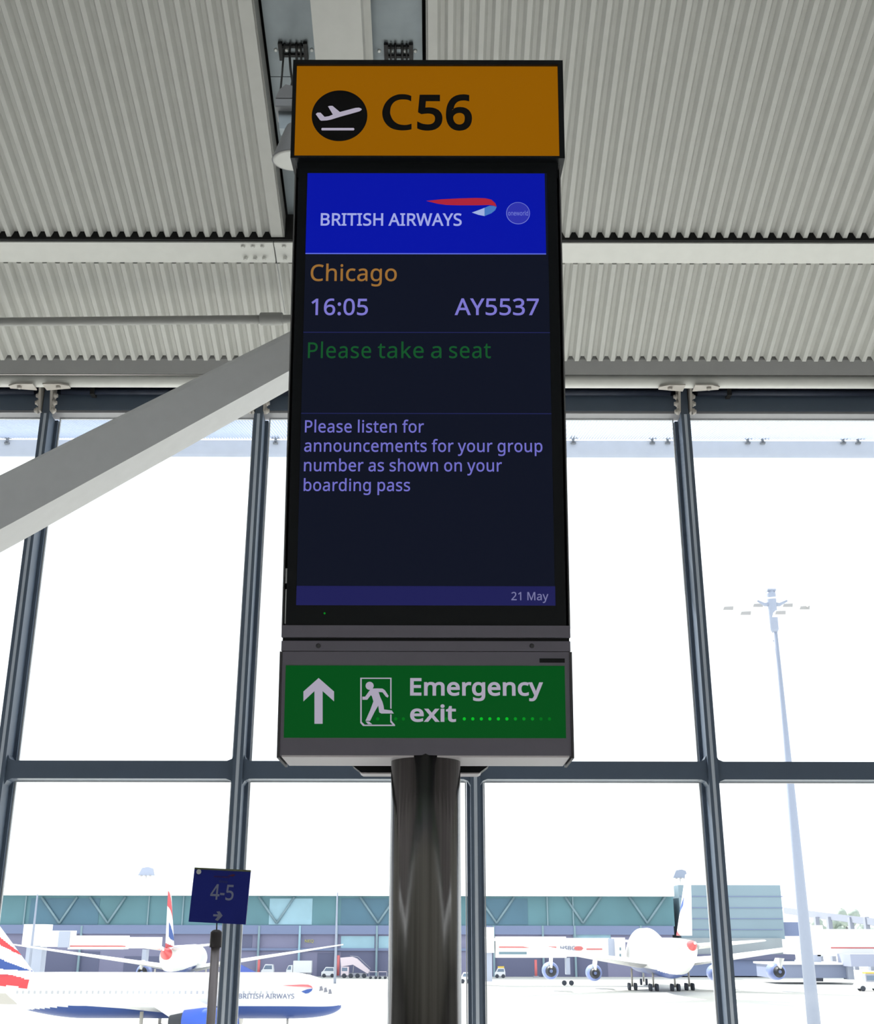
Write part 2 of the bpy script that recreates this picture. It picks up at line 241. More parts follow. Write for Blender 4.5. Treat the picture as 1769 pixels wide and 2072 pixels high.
# ------------------------------------------------------------------ lettering: outlines on a 1000-unit em, cap height 573
GLYPHS = json.loads('''{"-":[258,[[32,184,32,246,226,246,226,184]]],"0":[459,[[419,287,417,221,409,163,395,112,376,70,349,37,316,12,276,-3,229,-8,198,-6,170,1,145,12,122,27,103,47,86,70,71,98,60,129,44,201,39,287,44,373,58,446,69,477,83,504,99,527,119,547,141,562,167,573,196,579,229,581,259,579,287,573,313,562,335,547,355,527,372,504,387,477,399,446,414,373],[110,287,113,215,121,156,137,111,159,78,173,67,190,59,208,54,229,52,249,54,268,59,284,67,298,78,320,110,336,156,345,215,348,287,345,359,336,417,320,463,298,495,284,507,268,515,249,520,229,521,208,520,190,515,173,507,159,495,137,463,121,417,113,359]]],"1":[459,[[285,0,216,0,216,400,216,439,217,470,219,499,196,477,169,455,108,405,71,452,226,573,285,573]]],"2":[459,[[417,0,38,0,38,59,188,210,261,287,287,320,306,353,318,387,322,424,320,446,315,466,306,482,294,496,278,507,261,514,242,519,221,520,181,517,147,506,115,489,83,466,45,513,94,548,122,561,153,572,186,578,221,581,270,576,313,562,347,540,372,510,388,472,394,428,389,385,375,344,353,305,324,267,247,185,128,67,128,64,417,64]]],"3":[459,[[395,439,392,403,381,372,363,347,340,326,310,311,277,302,277,298,309,293,337,283,360,271,379,255,394,236,405,214,411,190,413,163,407,116,390,74,377,56,360,40,341,26,318,14,263,-3,193,-8,150,-6,110,-1,72,8,36,23,36,89,74,73,114,61,155,54,194,51,230,53,260,59,285,68,305,81,320,98,331,117,337,139,339,164,335,197,320,223,297,242,265,255,226,263,179,265,123,265,123,326,180,326,223,329,259,339,286,356,307,377,319,404,323,434,321,454,316,471,307,486,295,498,280,508,262,516,242,520,219,521,190,520,164,515,117,498,75,473,39,521,73,544,115,563,163,576,218,581,260,578,296,571,327,558,352,540,371,519,384,495,393,468]]],"4":[459,[[443,130,359,130,359,0,291,0,291,130,17,130,17,190,286,576,359,576,359,193,443,193],[291,374,291,412,293,444,294,474,295,500,292,500,276,468,257,438,86,193,291,193]]],"5":[459,[[221,351,275,346,322,331,361,307,389,274,400,254,407,232,412,209,413,183,411,154,407,128,399,103,387,81,373,60,356,43,336,28,314,15,261,-2,199,-8,156,-6,116,0,80,10,51,23,51,90,82,74,121,62,161,55,200,52,239,55,274,65,302,82,323,106,336,137,341,176,339,202,332,225,321,245,306,262,287,275,262,284,232,290,197,292,146,288,99,280,64,302,86,573,373,573,373,508,146,508,132,342,169,348]]],"6":[459,[[44,245,46,294,51,342,60,389,75,433,95,474,121,510,155,539,196,562,246,576,306,581,344,579,377,573,377,513,344,520,308,523,257,518,216,504,183,483,158,454,139,419,127,380,119,337,115,291,119,291,133,309,150,326,170,339,194,350,223,356,255,358,302,353,342,338,375,313,400,279,416,236,421,184,415,129,399,82,372,44,336,15,291,-2,239,-8,199,-4,163,7,130,26,101,54,77,89,59,133,48,185],[238,51,262,53,284,59,303,70,320,84,334,102,343,125,349,153,351,184,350,210,344,233,336,254,324,271,308,285,289,295,267,301,241,303,205,299,175,287,150,270,131,248,119,223,115,198,117,172,123,146,133,121,146,99,164,79,185,64,210,55]]],"7":[459,[[109,0,344,508,35,508,35,573,419,573,419,518,187,0]]],"8":[459,[[229,581,276,577,318,565,352,546,378,519,395,485,400,443,396,411,385,383,368,359,346,338,320,319,291,303,325,285,355,265,381,242,401,216,414,185,419,148,413,104,395,65,367,34,330,11,284,-3,231,-8,174,-3,126,10,89,33,61,63,45,101,39,146,43,183,56,214,75,241,99,264,128,283,158,299,131,316,107,336,87,358,71,383,61,411,58,444,63,485,80,518,107,545,141,565,182,577],[108,145,110,125,116,107,125,90,138,76,155,64,176,55,200,50,229,48,257,50,281,55,302,64,319,76,332,91,342,108,348,127,350,148,346,174,335,197,317,217,293,235,264,251,229,265,217,270,184,254,157,237,136,219,121,197,111,173],[228,524,188,518,155,502,143,491,134,476,128,460,127,441,130,414,141,391,157,373,179,357,232,330,282,357,302,373,317,392,327,414,330,441,329,460,323,476,315,491,302,502,270,518]]],"9":[459,[[417,328,415,279,410,231,401,183,387,139,366,99,340,63,306,33,265,11,214,-3,154,-8,117,-6,82,0,82,60,115,53,152,50,204,54,245,68,278,90,303,118,322,153,334,192,342,235,346,281,341,281,327,263,310,247,290,233,266,223,237,216,204,214,158,219,118,235,85,260,61,294,45,336,40,387,46,443,63,491,90,529,127,557,171,575,223,581,262,577,299,565,332,545,361,518,384,483,402,439,413,388],[223,521,199,519,178,513,159,503,142,488,128,470,118,447,112,420,110,388,112,362,117,339,125,318,137,301,152,287,171,277,193,271,220,269,256,273,286,285,311,303,330,325,342,349,346,374,344,400,338,426,328,451,315,474,298,493,277,508,252,518]]],":":[215,[[58,43,61,69,72,85,88,94,107,97,126,94,142,85,153,69,157,43,153,18,142,2,126,-8,107,-11,88,-8,72,2,61,18],[58,387,61,412,72,429,88,438,107,441,126,438,142,429,153,412,157,387,153,362,142,345,126,335,107,332,88,335,72,345,61,362]]],"A":[512,[[437,0,368,177,141,177,73,0,0,0,224,575,289,575,512,0],[282,415,274,438,263,473,255,500,247,468,238,438,230,415,165,241,346,241]]],"B":[521,[[241,573,292,571,336,565,373,555,404,541,428,522,445,497,455,467,459,431,456,399,446,371,431,347,409,328,382,313,350,304,350,300,384,292,415,279,441,261,461,236,474,203,478,163,476,138,472,115,464,93,454,74,425,42,385,19,337,5,279,0,78,0,78,573],[256,329,290,330,318,335,340,342,357,352,369,366,377,382,382,401,384,423,382,445,376,463,365,478,351,490,332,499,308,506,279,510,245,511,150,511,150,329],[150,269,150,61,265,61,301,63,330,68,354,78,371,91,384,107,394,125,399,145,401,168,398,197,388,221,370,241,344,256,307,266,260,269]]],"C":[507,[[323,517,280,513,241,502,206,482,178,456,155,423,139,383,129,337,125,286,131,220,147,164,160,139,175,117,192,99,213,83,236,71,262,62,291,57,322,55,359,57,394,62,460,78,460,15,427,5,393,-2,356,-7,312,-8,270,-6,232,1,197,12,166,28,139,48,115,72,95,99,78,131,65,165,56,203,51,244,49,287,53,349,67,406,89,456,120,499,159,534,206,559,261,575,324,581,367,578,409,572,448,561,482,547,453,486,394,508,360,515]]],"E":[446,[[398,0,78,0,78,573,398,573,398,509,150,509,150,330,383,330,383,268,150,268,150,63,398,63]]],"G":[584,[[326,302,524,302,524,22,478,8,431,-1,380,-6,323,-8,280,-6,241,1,205,12,173,28,145,47,120,71,98,98,81,130,67,164,57,202,51,243,49,286,51,330,58,370,69,407,84,442,104,473,127,500,154,524,186,544,220,560,259,571,300,578,346,581,392,578,437,572,478,561,516,547,489,484,457,497,421,508,382,515,342,517,309,515,278,510,250,501,225,489,202,474,181,455,164,434,150,409,139,382,131,353,126,321,124,286,130,222,146,166,159,141,175,119,194,100,216,84,241,71,270,62,303,56,340,55,404,59,452,68,452,238,326,238]]],"H":[594,[[516,0,443,0,443,267,150,267,150,0,78,0,78,573,150,573,150,330,443,330,443,573,516,573]]],"I":[272,[[239,0,32,0,32,42,99,57,99,515,32,531,32,573,239,573,239,531,172,515,172,57,239,42]]],"M":[727,[[330,0,142,502,139,502,142,461,144,407,144,347,144,0,78,0,78,573,184,573,361,103,364,103,544,573,650,573,650,0,578,0,578,352,579,408,581,460,584,501,581,501,390,0]]],"N":[609,[[532,0,447,0,141,476,138,476,141,432,143,378,144,320,144,0,78,0,78,573,161,573,467,99,470,99,468,137,466,193,464,249,464,573,532,573]]],"P":[485,[[229,573,282,570,326,562,363,548,393,528,415,504,431,475,441,442,444,404,441,370,433,336,417,306,395,278,364,255,324,238,275,227,216,223,150,223,150,0,78,0,78,573],[223,511,150,511,150,285,208,285,258,288,298,296,330,311,352,334,365,363,370,401,367,427,361,449,350,468,334,484,314,495,289,504,258,509]]],"Q":[626,[[577,287,573,221,559,160,535,108,503,64,483,46,461,30,437,17,411,6,548,-136,444,-136,334,-7,324,-8,314,-8,251,-3,196,13,151,39,114,73,85,116,65,167,53,224,49,288,51,331,56,370,65,408,78,442,94,473,114,500,138,524,166,545,197,561,232,572,271,579,314,581,356,579,393,572,428,561,459,545,486,525,510,501,530,473,547,442,560,408,570,370,576,330],[125,287,130,220,145,163,157,138,171,117,188,98,207,83,230,70,255,62,283,56,314,55,345,56,373,62,398,70,420,83,439,98,456,117,470,138,481,163,496,220,501,287,498,338,490,384,476,423,456,457,431,484,398,503,360,514,314,518,283,516,255,511,230,502,207,490,188,475,171,457,157,435,145,411,130,354]]],"R":[499,[[236,573,301,568,353,555,375,544,393,532,409,517,422,500,439,460,444,410,440,368,427,334,408,306,385,285,358,269,330,257,487,0,403,0,264,237,150,237,150,0,78,0,78,573],[232,510,150,510,150,298,236,298,268,299,296,304,319,313,338,325,352,341,362,359,368,381,370,407,366,440,355,467,336,486,310,500,275,507]]],"S":[440,[[403,153,401,128,396,106,389,85,378,66,348,35,307,11,257,-3,198,-8,137,-5,83,4,41,19,41,88,73,76,113,65,156,57,201,55,240,57,273,66,298,79,316,98,327,120,330,147,327,173,318,194,302,213,277,230,242,247,196,265,131,294,106,311,85,330,69,351,57,375,50,403,48,435,54,477,71,513,99,542,136,563,180,576,231,581,276,578,318,572,355,562,389,549,366,487,302,508,266,515,229,517,196,515,169,507,148,494,133,478,124,457,121,434,124,407,133,386,149,367,172,351,204,335,246,318,293,299,332,279,362,255,385,228,398,194]]],"T":[446,[[259,0,187,0,187,509,8,509,8,573,437,573,437,509,259,509]]],"W":[746,[[735,573,583,0,510,0,399,375,389,410,380,443,373,471,370,488,367,471,361,443,352,409,342,373,234,0,161,0,10,573,85,573,174,223,183,186,190,151,196,118,201,87,206,119,213,154,222,191,232,227,333,573,407,573,512,225,523,187,532,151,538,117,544,87,550,129,560,175,572,224,660,573]]],"Y":[454,[[227,291,376,573,454,573,263,222,263,0,191,0,191,219,0,573,79,573]]],"a":[450,[[231,437,268,435,299,428,326,418,347,403,364,383,376,358,383,328,385,293,385,0,334,0,320,61,317,61,298,40,279,22,258,9,234,-1,206,-6,172,-8,136,-5,103,6,75,23,55,48,41,80,37,119,40,150,50,176,65,199,87,219,116,234,152,245,194,253,243,257,316,259,316,285,315,309,310,330,303,347,293,359,265,375,227,380,194,378,163,370,106,347,84,400,115,414,151,426,190,434],[252,208,215,205,184,200,159,192,141,182,127,170,118,155,112,138,110,119,111,102,115,87,122,75,132,66,157,53,188,49,215,51,238,56,260,66,279,79,295,96,306,117,313,142,315,172,315,210]]],"b":[493,[[139,461,138,410,135,373,139,373,161,398,189,419,226,432,272,437,310,434,344,423,374,406,401,381,422,350,437,312,446,267,449,215,444,147,427,91,415,68,400,48,384,31,365,17,344,6,322,-2,298,-6,272,-8,226,-3,189,10,161,31,139,55,133,55,119,0,68,0,68,609,139,609],[260,379,219,374,188,361,165,339,150,308,142,268,139,217,139,214,140,177,145,144,153,116,165,93,181,74,202,61,229,53,261,51,288,53,312,61,332,74,348,93,360,117,369,145,374,178,376,216,374,254,369,287,360,315,348,338,331,356,311,368,288,376]]],"c":[385,[[241,-8,187,-2,139,15,118,28,99,45,83,65,69,87,58,114,50,143,46,176,44,213,46,250,51,284,59,315,71,342,85,365,102,385,121,401,142,415,191,432,245,438,278,436,309,431,336,424,358,415,337,356,292,370,244,376,204,371,172,358,148,335,131,303,120,263,117,213,120,166,131,126,148,94,172,71,202,58,240,53,273,55,302,60,351,78,351,15,328,5,304,-2,275,-7]]],"d":[493,[[221,-8,182,-5,148,6,118,23,92,48,71,79,56,117,47,162,44,214,47,266,56,311,71,350,93,381,119,406,149,424,183,434,221,438,253,436,280,429,303,420,323,407,340,391,354,374,359,374,356,405,354,438,354,609,425,609,425,0,368,0,358,58,354,58,340,40,323,24,303,11,279,1,252,-6],[232,51,263,53,290,60,311,71,328,88,340,109,348,135,354,165,355,200,355,213,354,251,349,284,340,313,329,336,313,355,291,369,264,377,231,379,204,376,181,368,162,354,146,334,133,309,124,281,119,249,117,213,119,176,124,144,133,116,146,93,162,74,181,61,205,53]]],"e":[452,[[234,438,261,436,286,432,308,424,329,414,364,385,390,346,406,299,411,244,411,201,117,201,120,167,127,137,139,111,154,90,174,74,197,62,224,55,254,52,293,54,327,60,392,82,392,20,359,8,327,-1,292,-6,251,-8,221,-6,194,-2,167,6,143,17,121,31,101,48,85,68,70,91,59,117,51,146,46,177,44,212,46,246,50,277,57,306,68,333,81,357,96,378,114,395,134,411,157,423,181,431,207,436],[233,380,209,378,188,372,170,362,154,348,140,330,130,309,123,285,119,257,338,257,335,292,326,322,312,346,292,364,266,376]]],"f":[276,[[266,375,158,375,158,0,87,0,87,375,12,375,12,408,87,432,87,457,92,507,104,547,124,577,152,597,186,609,227,613,274,609,310,599,292,544,262,552,228,556,211,554,197,550,185,542,175,532,162,502,158,458,158,430,266,430]]],"g":[493,[[221,438,261,434,297,422,329,402,355,373,359,373,369,430,425,430,425,-7,420,-63,404,-109,392,-129,378,-146,361,-160,341,-172,293,-187,233,-192,188,-191,147,-186,110,-177,78,-165,78,-100,111,-114,149,-125,191,-132,237,-134,263,-132,286,-126,306,-116,324,-101,337,-84,347,-63,353,-39,355,-13,355,4,356,32,358,57,354,57,329,28,299,8,263,-4,221,-8,182,-4,147,7,117,25,91,51,70,83,56,121,47,164,44,214,47,263,56,306,70,344,91,377,117,404,147,423,181,434],[230,379,197,374,169,359,147,336,130,303,120,262,117,213,119,176,124,143,134,115,146,92,163,73,182,60,205,52,232,50,262,52,288,58,309,69,326,85,340,105,349,131,354,161,356,197,356,214,353,267,343,309,326,340,302,362,270,374]]],"h":[495,[[139,431,138,399,135,370,140,370,155,391,174,407,196,420,221,429,247,435,273,437,321,433,360,421,391,400,413,370,426,330,431,280,431,0,361,0,361,275,359,299,355,321,348,338,338,353,324,364,308,372,288,377,265,379,222,374,189,360,166,338,150,308,142,269,139,222,139,0,68,0,68,609,139,609]]],"i":[207,[[139,430,139,0,68,0,68,430],[104,591,119,588,133,580,142,566,145,546,142,526,133,512,119,504,104,501,88,504,75,512,66,526,63,546,66,566,75,580,88,588]]],"k":[428,[[138,291,137,257,135,221,138,221,152,240,172,264,189,285,326,430,409,430,235,246,421,0,336,0,187,200,138,158,138,0,68,0,68,609,138,609]]],"l":[207,[[139,0,68,0,68,609,139,609]]],"m":[750,[[540,438,574,436,603,429,628,417,649,401,665,379,676,352,683,319,685,280,685,0,615,0,615,277,614,300,610,321,603,338,594,353,582,364,567,372,549,377,528,379,499,376,474,369,454,358,438,342,426,322,418,298,413,270,411,237,411,0,342,0,342,277,339,308,332,333,320,353,303,367,281,376,253,379,215,374,185,360,164,338,150,308,141,269,139,223,139,0,68,0,68,430,125,430,136,371,140,371,155,392,173,409,194,422,217,431,241,436,266,438,312,433,349,420,378,398,398,366,402,366,427,398,461,420,499,433]]],"n":[495,[[275,438,311,436,343,429,369,417,391,401,409,379,421,352,428,319,431,280,431,0,361,0,361,275,359,299,355,321,348,338,338,353,324,364,308,372,288,377,265,379,232,376,204,368,182,356,166,338,154,316,146,289,140,258,139,223,139,0,68,0,68,430,125,430,136,371,140,371,156,392,175,409,198,422,222,431,248,436]]],"o":[485,[[442,216,438,165,428,121,411,82,388,51,359,25,324,7,285,-4,241,-8,200,-4,163,7,129,25,100,51,77,82,59,121,48,165,44,216,46,250,50,282,58,310,68,336,81,360,97,380,116,397,137,412,161,423,186,431,214,436,244,438,272,436,299,431,324,423,347,412,368,397,387,380,403,360,417,336,428,310,436,282,440,250],[117,216,120,169,130,128,147,95,172,71,203,56,243,51,282,56,314,71,339,95,356,128,366,169,369,216,365,263,355,303,338,335,314,359,282,374,242,379,212,376,185,368,164,354,147,335,134,311,124,284,119,252]]],"p":[493,[[273,438,310,434,344,424,374,407,401,383,422,351,437,313,446,268,449,216,444,148,427,93,415,69,401,49,384,31,365,17,345,6,322,-2,298,-6,272,-8,241,-6,213,1,190,11,170,24,139,55,134,55,137,20,139,-16,139,-192,68,-192,68,430,126,430,136,371,139,371,153,389,170,405,189,419,213,429,240,436],[260,379,221,374,190,362,167,342,152,313,142,275,139,229,139,216,142,167,150,126,165,93,188,70,220,55,261,51,297,56,326,72,348,98,364,131,373,171,376,217,374,252,369,283,360,310,348,334,331,354,311,367,288,376]]],"r":[331,[[269,438,295,437,319,433,310,368,287,372,264,374,240,371,217,363,195,351,176,334,161,313,149,289,141,261,139,229,139,0,68,0,68,430,126,430,134,351,137,351,152,374,170,395,191,413,214,426,240,435]]],"s":[384,[[348,119,343,80,327,49,302,24,268,6,226,-4,176,-8,135,-6,99,-1,68,8,42,19,42,83,104,60,141,52,178,49,224,53,256,66,274,86,280,112,278,128,271,141,259,154,239,167,174,196,103,228,76,245,57,266,45,292,41,324,44,350,52,372,66,392,85,408,109,421,137,430,168,436,202,438,240,436,275,430,308,421,339,409,315,353,258,372,228,378,197,380,159,377,131,366,114,350,108,328,111,312,119,298,133,286,154,274,219,246,289,215,314,197,333,176,344,150]]],"t":[289,[[212,50,245,53,272,59,272,5,240,-4,200,-8,167,-5,138,4,112,20,91,44,78,79,74,125,74,375,13,375,13,409,75,437,103,528,144,528,144,430,269,430,269,375,144,375,144,127,149,93,163,69,185,54]]],"u":[495,[[427,430,427,0,370,0,359,57,356,57,340,36,321,20,298,8,273,-1,247,-6,220,-8,173,-4,134,8,103,29,81,59,68,99,63,148,63,430,135,430,135,153,136,129,141,108,148,91,158,76,171,65,188,57,207,52,230,51,273,55,306,69,330,91,345,121,354,160,357,206,357,430]]],"w":[630,[[346,243,336,276,328,308,321,335,316,357,313,357,308,335,302,307,294,275,284,242,207,1,127,1,9,431,82,431,141,201,153,154,163,109,169,73,172,73,178,97,185,128,193,160,201,188,277,431,354,431,428,188,440,149,451,109,457,74,460,74,466,108,477,153,489,201,549,431,621,431,502,1,419,1]]],"x":[424,[[170,220,22,430,102,430,213,268,322,430,402,430,253,220,410,0,330,0,213,172,94,0,14,0]]],"y":[409,[[1,430,76,430,169,185,184,144,196,105,205,68,209,68,224,121,245,186,333,430,409,430,224,-59,207,-97,188,-130,165,-156,138,-176,106,-188,67,-192,34,-190,9,-186,9,-130,30,-133,56,-135,79,-132,99,-126,116,-114,130,-99,142,-80,152,-59,174,-2]]]}''')
CAP = 573.0
def serifs(ch):                                   # little wedge feet for the flared capitals
    def foot(x0, x1, y, up):
        h = 34 if up else -34
        return [[x0 - 26, y, x1 + 26, y, x1, y + h, x0, y + h]]
    bars = {'B': [(78, 150)], 'R': [(78, 150)], 'I': None, 'H': None}
    out = []
    adv, loops = GLYPHS[ch]
    pts = [(l[i], l[i + 1]) for l in loops for i in range(0, len(l), 2)]
    for y, up in ((0, True), (CAP, False)):
        xs = sorted(set(x for x, yy in pts if abs(yy - y) < 2))
        if ch in 'BR':
            xs = [x for x in xs if x <= 160] if (ch == 'B' or y) else xs
        if ch in 'SCOG': xs = []
        if ch == 'T' and y: xs = []
        if ch == 'A' and y: xs = []
        if ch in 'WY' and not y and ch == 'W': xs = []
        xs = xs[:len(xs) // 2 * 2]
        for i in range(0, len(xs), 2):
            if 20 < xs[i + 1] - xs[i] < 130: out += foot(xs[i], xs[i + 1], y, up)
    return out
def fatten(pts, d):
    """move a glyph outline outwards by d units (mitred, outer loops run clockwise)"""
    if not d: return pts
    tiny = min(1.2 * d, 12.0)                      # close notches too narrow to survive
    keep = []
    i = 0
    while i < len(pts):
        a, b = pts[i], pts[(i + 1) % len(pts)]
        if i + 1 < len(pts) and math.hypot(a[0] - b[0], a[1] - b[1]) < tiny:
            keep.append(((a[0] + b[0]) / 2, (a[1] + b[1]) / 2)); i += 2
        else:
            keep.append(a); i += 1
    pts = keep
    n = len(pts); out = []
    for i in range(n):
        (ax, ay), (bx, by), (cx, cy) = pts[i - 1], pts[i], pts[(i + 1) % n]
        l1 = math.hypot(bx - ax, by - ay) or 1; l2 = math.hypot(cx - bx, cy - by) or 1
        n1 = (-(by - ay) / l1, (bx - ax) / l1); n2 = (-(cy - by) / l2, (cx - bx) / l2)
        k = max(.35, 1 + n1[0] * n2[0] + n1[1] * n2[1])
        out.append((bx + d * (n1[0] + n2[0]) / k, by + d * (n1[1] + n2[1]) / k))
    return out
def letters(text, o, ax, ay, an, width, cap, bold=0.0, depth=0.0008, serif=False, track=0.0):
    """a mesh builder holding the text: o is the left end of the baseline"""
    x = 0.0; loops = []; feet = []; xmin, xmax = 1e9, -1e9
    for ch in text:
        if ch == ' ':
            x += 190 + track; continue
        adv, ls = GLYPHS[ch]
        for l in ls:
            pts = [(l[i] + x, l[i + 1]) for i in range(0, len(l), 2)]
            loops.append(pts)
            xmin = min(xmin, min(p[0] for p in pts)); xmax = max(xmax, max(p[0] for p in pts))
        if serif:
            for l in serifs(ch):
                pts = [(l[i] + x, l[i + 1]) for i in range(0, len(l), 2)]
                feet.append(pts)
                xmin = min(xmin, min(p[0] for p in pts)); xmax = max(xmax, max(p[0] for p in pts))
        x += adv + track
    xmin -= bold; xmax += bold
    sx = width / (xmax - xmin); sy = cap / (CAP + 2 * bold)
    cu = bpy.data.curves.new('outline', 'CURVE')
    cu.dimensions = '2D'; cu.fill_mode = 'BOTH'
    cu.extrude = 0.5
    for pts in loops:
        pts = fatten(pts, bold)
        sp = cu.splines.new('POLY')
        sp.points.add(len(pts) - 1)
        for i, p in enumerate(pts): sp.points[i].co = (p[0], p[1], 0, 1)
        sp.use_cyclic_u = True
    ob = bpy.data.objects.new('outline', cu)
    me = bpy.data.meshes.new_from_object(ob)
    mb = MB()
    def put(c): return o + ax * ((c[0] - xmin) * sx) + ay * ((c[1] + bold) * sy) + an * (depth * (c[2] + 0.5))
    mb.add([put(v.co) for v in me.vertices], [tuple(p.vertices) for p in me.polygons])
    for pts in feet:
        mb.prism([put((p[0], p[1], -0.5)) for p in pts], an * depth)
    bpy.data.objects.remove(ob); bpy.data.curves.remove(cu); bpy.data.meshes.remove(me)
    return mb

# ------------------------------------------------------------------ materials of the hall
white_steel = mat('white_painted_steel', (0.82, 0.82, 0.79), 0.55)
deck_paint = mat('roof_deck_paint', (0.575, 0.575, 0.555), 0.6)
deck_lit = mat('lit_deck_paint', (0.61, 0.61, 0.585), 0.6)  # same deck paint, lightened for the window light on the far bay
wall_dark = mat('dark_unseen_rear_wall', (0.07, 0.068, 0.066), 0.7)  # unseen rear wall, coloured dark so post and sign reflect little light
brace_paint = mat('brace_paint', (0.58, 0.58, 0.59), 0.55)
grey_steel = mat('grey_painted_steel', (0.34, 0.34, 0.33), 0.55)
slate = mat('slate_window_frame', (0.085, 0.115, 0.165), 0.42)
navy = mat('dark_navy_frame', (0.022, 0.03, 0.055), 0.5)
alu = mat('aluminium_strip', (0.62, 0.68, 0.78), 0.4, 0.2)
outer_cap = mat('pale_outer_cap', (0.55, 0.57, 0.6), 0.5)
beige_steel = mat('beige_bracket_steel', (0.52, 0.485, 0.45), 0.5)
rafter_paint = mat('rafter_paint', (0.62, 0.62, 0.60), 0.55)
galv = mat('galvanised_sheet', (0.25, 0.285, 0.31), 0.38, 0.55, 0.25, 3.0)
black_gap = mat('black_recess', (0.012, 0.012, 0.013), 0.9)
black_cable = mat('black_cable', (0.02, 0.02, 0.022), 0.6)
terrazzo = mat('terrazzo_floor', (0.66, 0.65, 0.62), 0.35, 0.0, 0.12, 40)
wall_paint = mat('hall_wall_paint', (0.26, 0.26, 0.26), 0.7)
pane_glass = glass('window_glass', (0.97, 0.985, 0.985), 0.03)
canopy_paint = mat('canopy_paint', rgb(238, 240, 246, .98), 0.6)
canopy_bar = mat('canopy_bar', rgb(214, 226, 250, .80), 0.6)
lamp_grey = mat('lamp_grey_paint', (0.20, 0.20, 0.21), 0.5)
lamp_glass = mat('frosted_lamp_glass', (0.50, 0.50, 0.485), 0.4)
screw_zinc = mat('bright_zinc_screw', (0.92, 0.94, 0.92), 0.3, 0.0)

# ------------------------------------------------------------------ shell
XW, YB, YF = 14.0, -14.0, 15.2
struct(MB().box((-XW, YB, -0.3), (XW, YF + 0.25, 0)).build('floor', terrazzo))
struct(MB().box((-XW - .25, YB, 0), (-XW, YF, 14.5)).build('wall_left', wall_paint))
struct(MB().box((XW, YB, 0), (XW + .25, YF, 14.5)).build('wall_right', wall_paint))
struct(MB().box((-XW, YB - .25, 0), (XW, YB, 14.5)).build('wall_back', wall_dark))

# roof deck: trapezoidal ribs running towards the glass wall, in a near bay and a far bay
YK, ZK = 12.5, 8.195 + 1.6                         # where the two bays meet
S_NEAR, S_FAR = math.tan(math.radians(17)), math.tan(math.radians(21.2))
def roof_z(y):
    return ZK + (YK - y) * (S_NEAR if y < YK else S_FAR)
PITCH_R, RIB_D = 0.165, 0.078
def deck(xs, y0, y1, flip=False):
    """a ribbed sheet between x limits: lower flanges at roof_z, valleys RIB_D above it"""
    x0, x1 = xs
    prof = [(x0, 0.0)]
    n = int((x1 - x0 - 0.1) / PITCH_R)
    start = x0 + 0.11 if not flip else x1 - 0.11 - n * PITCH_R
    if flip: prof = [(x0, RIB_D)]
    for k in range(n):
        b = start + k * PITCH_R
        if b > x0 + 0.01: prof += [(b, 0.0)]
        prof += [(b + 0.034, RIB_D), (b + 0.078, RIB_D), (b + 0.112, 0.0), (b + 0.164, 0.0)]
    prof += [(x1, 0.0)]
    mb = MB()
    ys = [y0, y1]
    vs = []
    for y in ys:
        vs += [(x, y, roof_z(y) + z) for x, z in prof]
    for y in ys:
        vs += [(x, y, roof_z(y) + z + 0.012) for x, z in prof]
    n = len(prof)
    fs = []
    for i in range(n - 1):
        fs += [(i, i + 1, n + i + 1, n + i), (2 * n + i, 3 * n + i, 3 * n + i + 1, 2 * n + i + 1),
               (i, 2 * n + i, 2 * n + i + 1, i + 1), (n + i, n + i + 1, 3 * n + i + 1, 3 * n + i)]
    fs += [(0, n, 3 * n, 2 * n), (n - 1, 3 * n - 1, 4 * n - 1, 2 * n - 1)]
    return mb.add(vs, fs)
XL, XR = -1.91, -0.115                             # edges of the open channel in the near bay
Y_TOP = 8.2
struct(deck((-XW, XL), Y_TOP, YK, True).build('ceiling', deck_paint))
struct(deck((XR, XW), Y_TOP, YK).build('ceiling', deck_paint))
struct(deck((-XW, XW), 12.88, 14.40).build('ceiling', deck_lit))
SLY = 1.0                                          # the roof is level from here to the rear wall
zt = roof_z(SLY)
def slope_box(x0, x1, y0, y1, dz0, dz1):
    mb = MB()
    vs = []
    for x in (x0, x1):
        vs += [(x, y0, roof_z(y0) + dz0), (x, y1, roof_z(y1) + dz0), (x, y1, roof_z(y1) + dz1), (x, y0, roof_z(y0) + dz1)]
    return mb.add(vs, [(0, 1, 2, 3), (7, 6, 5, 4), (0, 4, 5, 1), (1, 5, 6, 2), (2, 6, 7, 3), (3, 7, 4, 0)])
struct(MB().box((-XW, YB, zt), (XW, SLY, zt + .1)).build('ceiling', deck_paint))
# unseen rooflights added in the slope above the viewer to brighten the hall
SKX, SKA, SKB = 10.5, SLY + .2, 7.6
struct(slope_box(-XW, -SKX, SLY, Y_TOP, 0, .1).build('ceiling', deck_paint))
struct(slope_box(SKX, XW, SLY, Y_TOP, 0, .1).build('ceiling', deck_paint))
struct(slope_box(-SKX, SKX, SKB, Y_TOP, 0, .1).build('ceiling', deck_paint))
struct(slope_box(-SKX, SKX, SLY, SKA, 0, .1).build('ceiling', deck_paint))
for k in range(7):
    xa = -SKX + 3.0 * k
    struct(slope_box(xa + .06, xa + 2.94, SKA, SKB, .05, .065).build('window_%d' % (40 + k), pane_glass))
    struct(slope_box(xa - .06, xa + .06, SKA, SKB, -.05, .1).build('trim_%d' % (60 + k), white_steel))
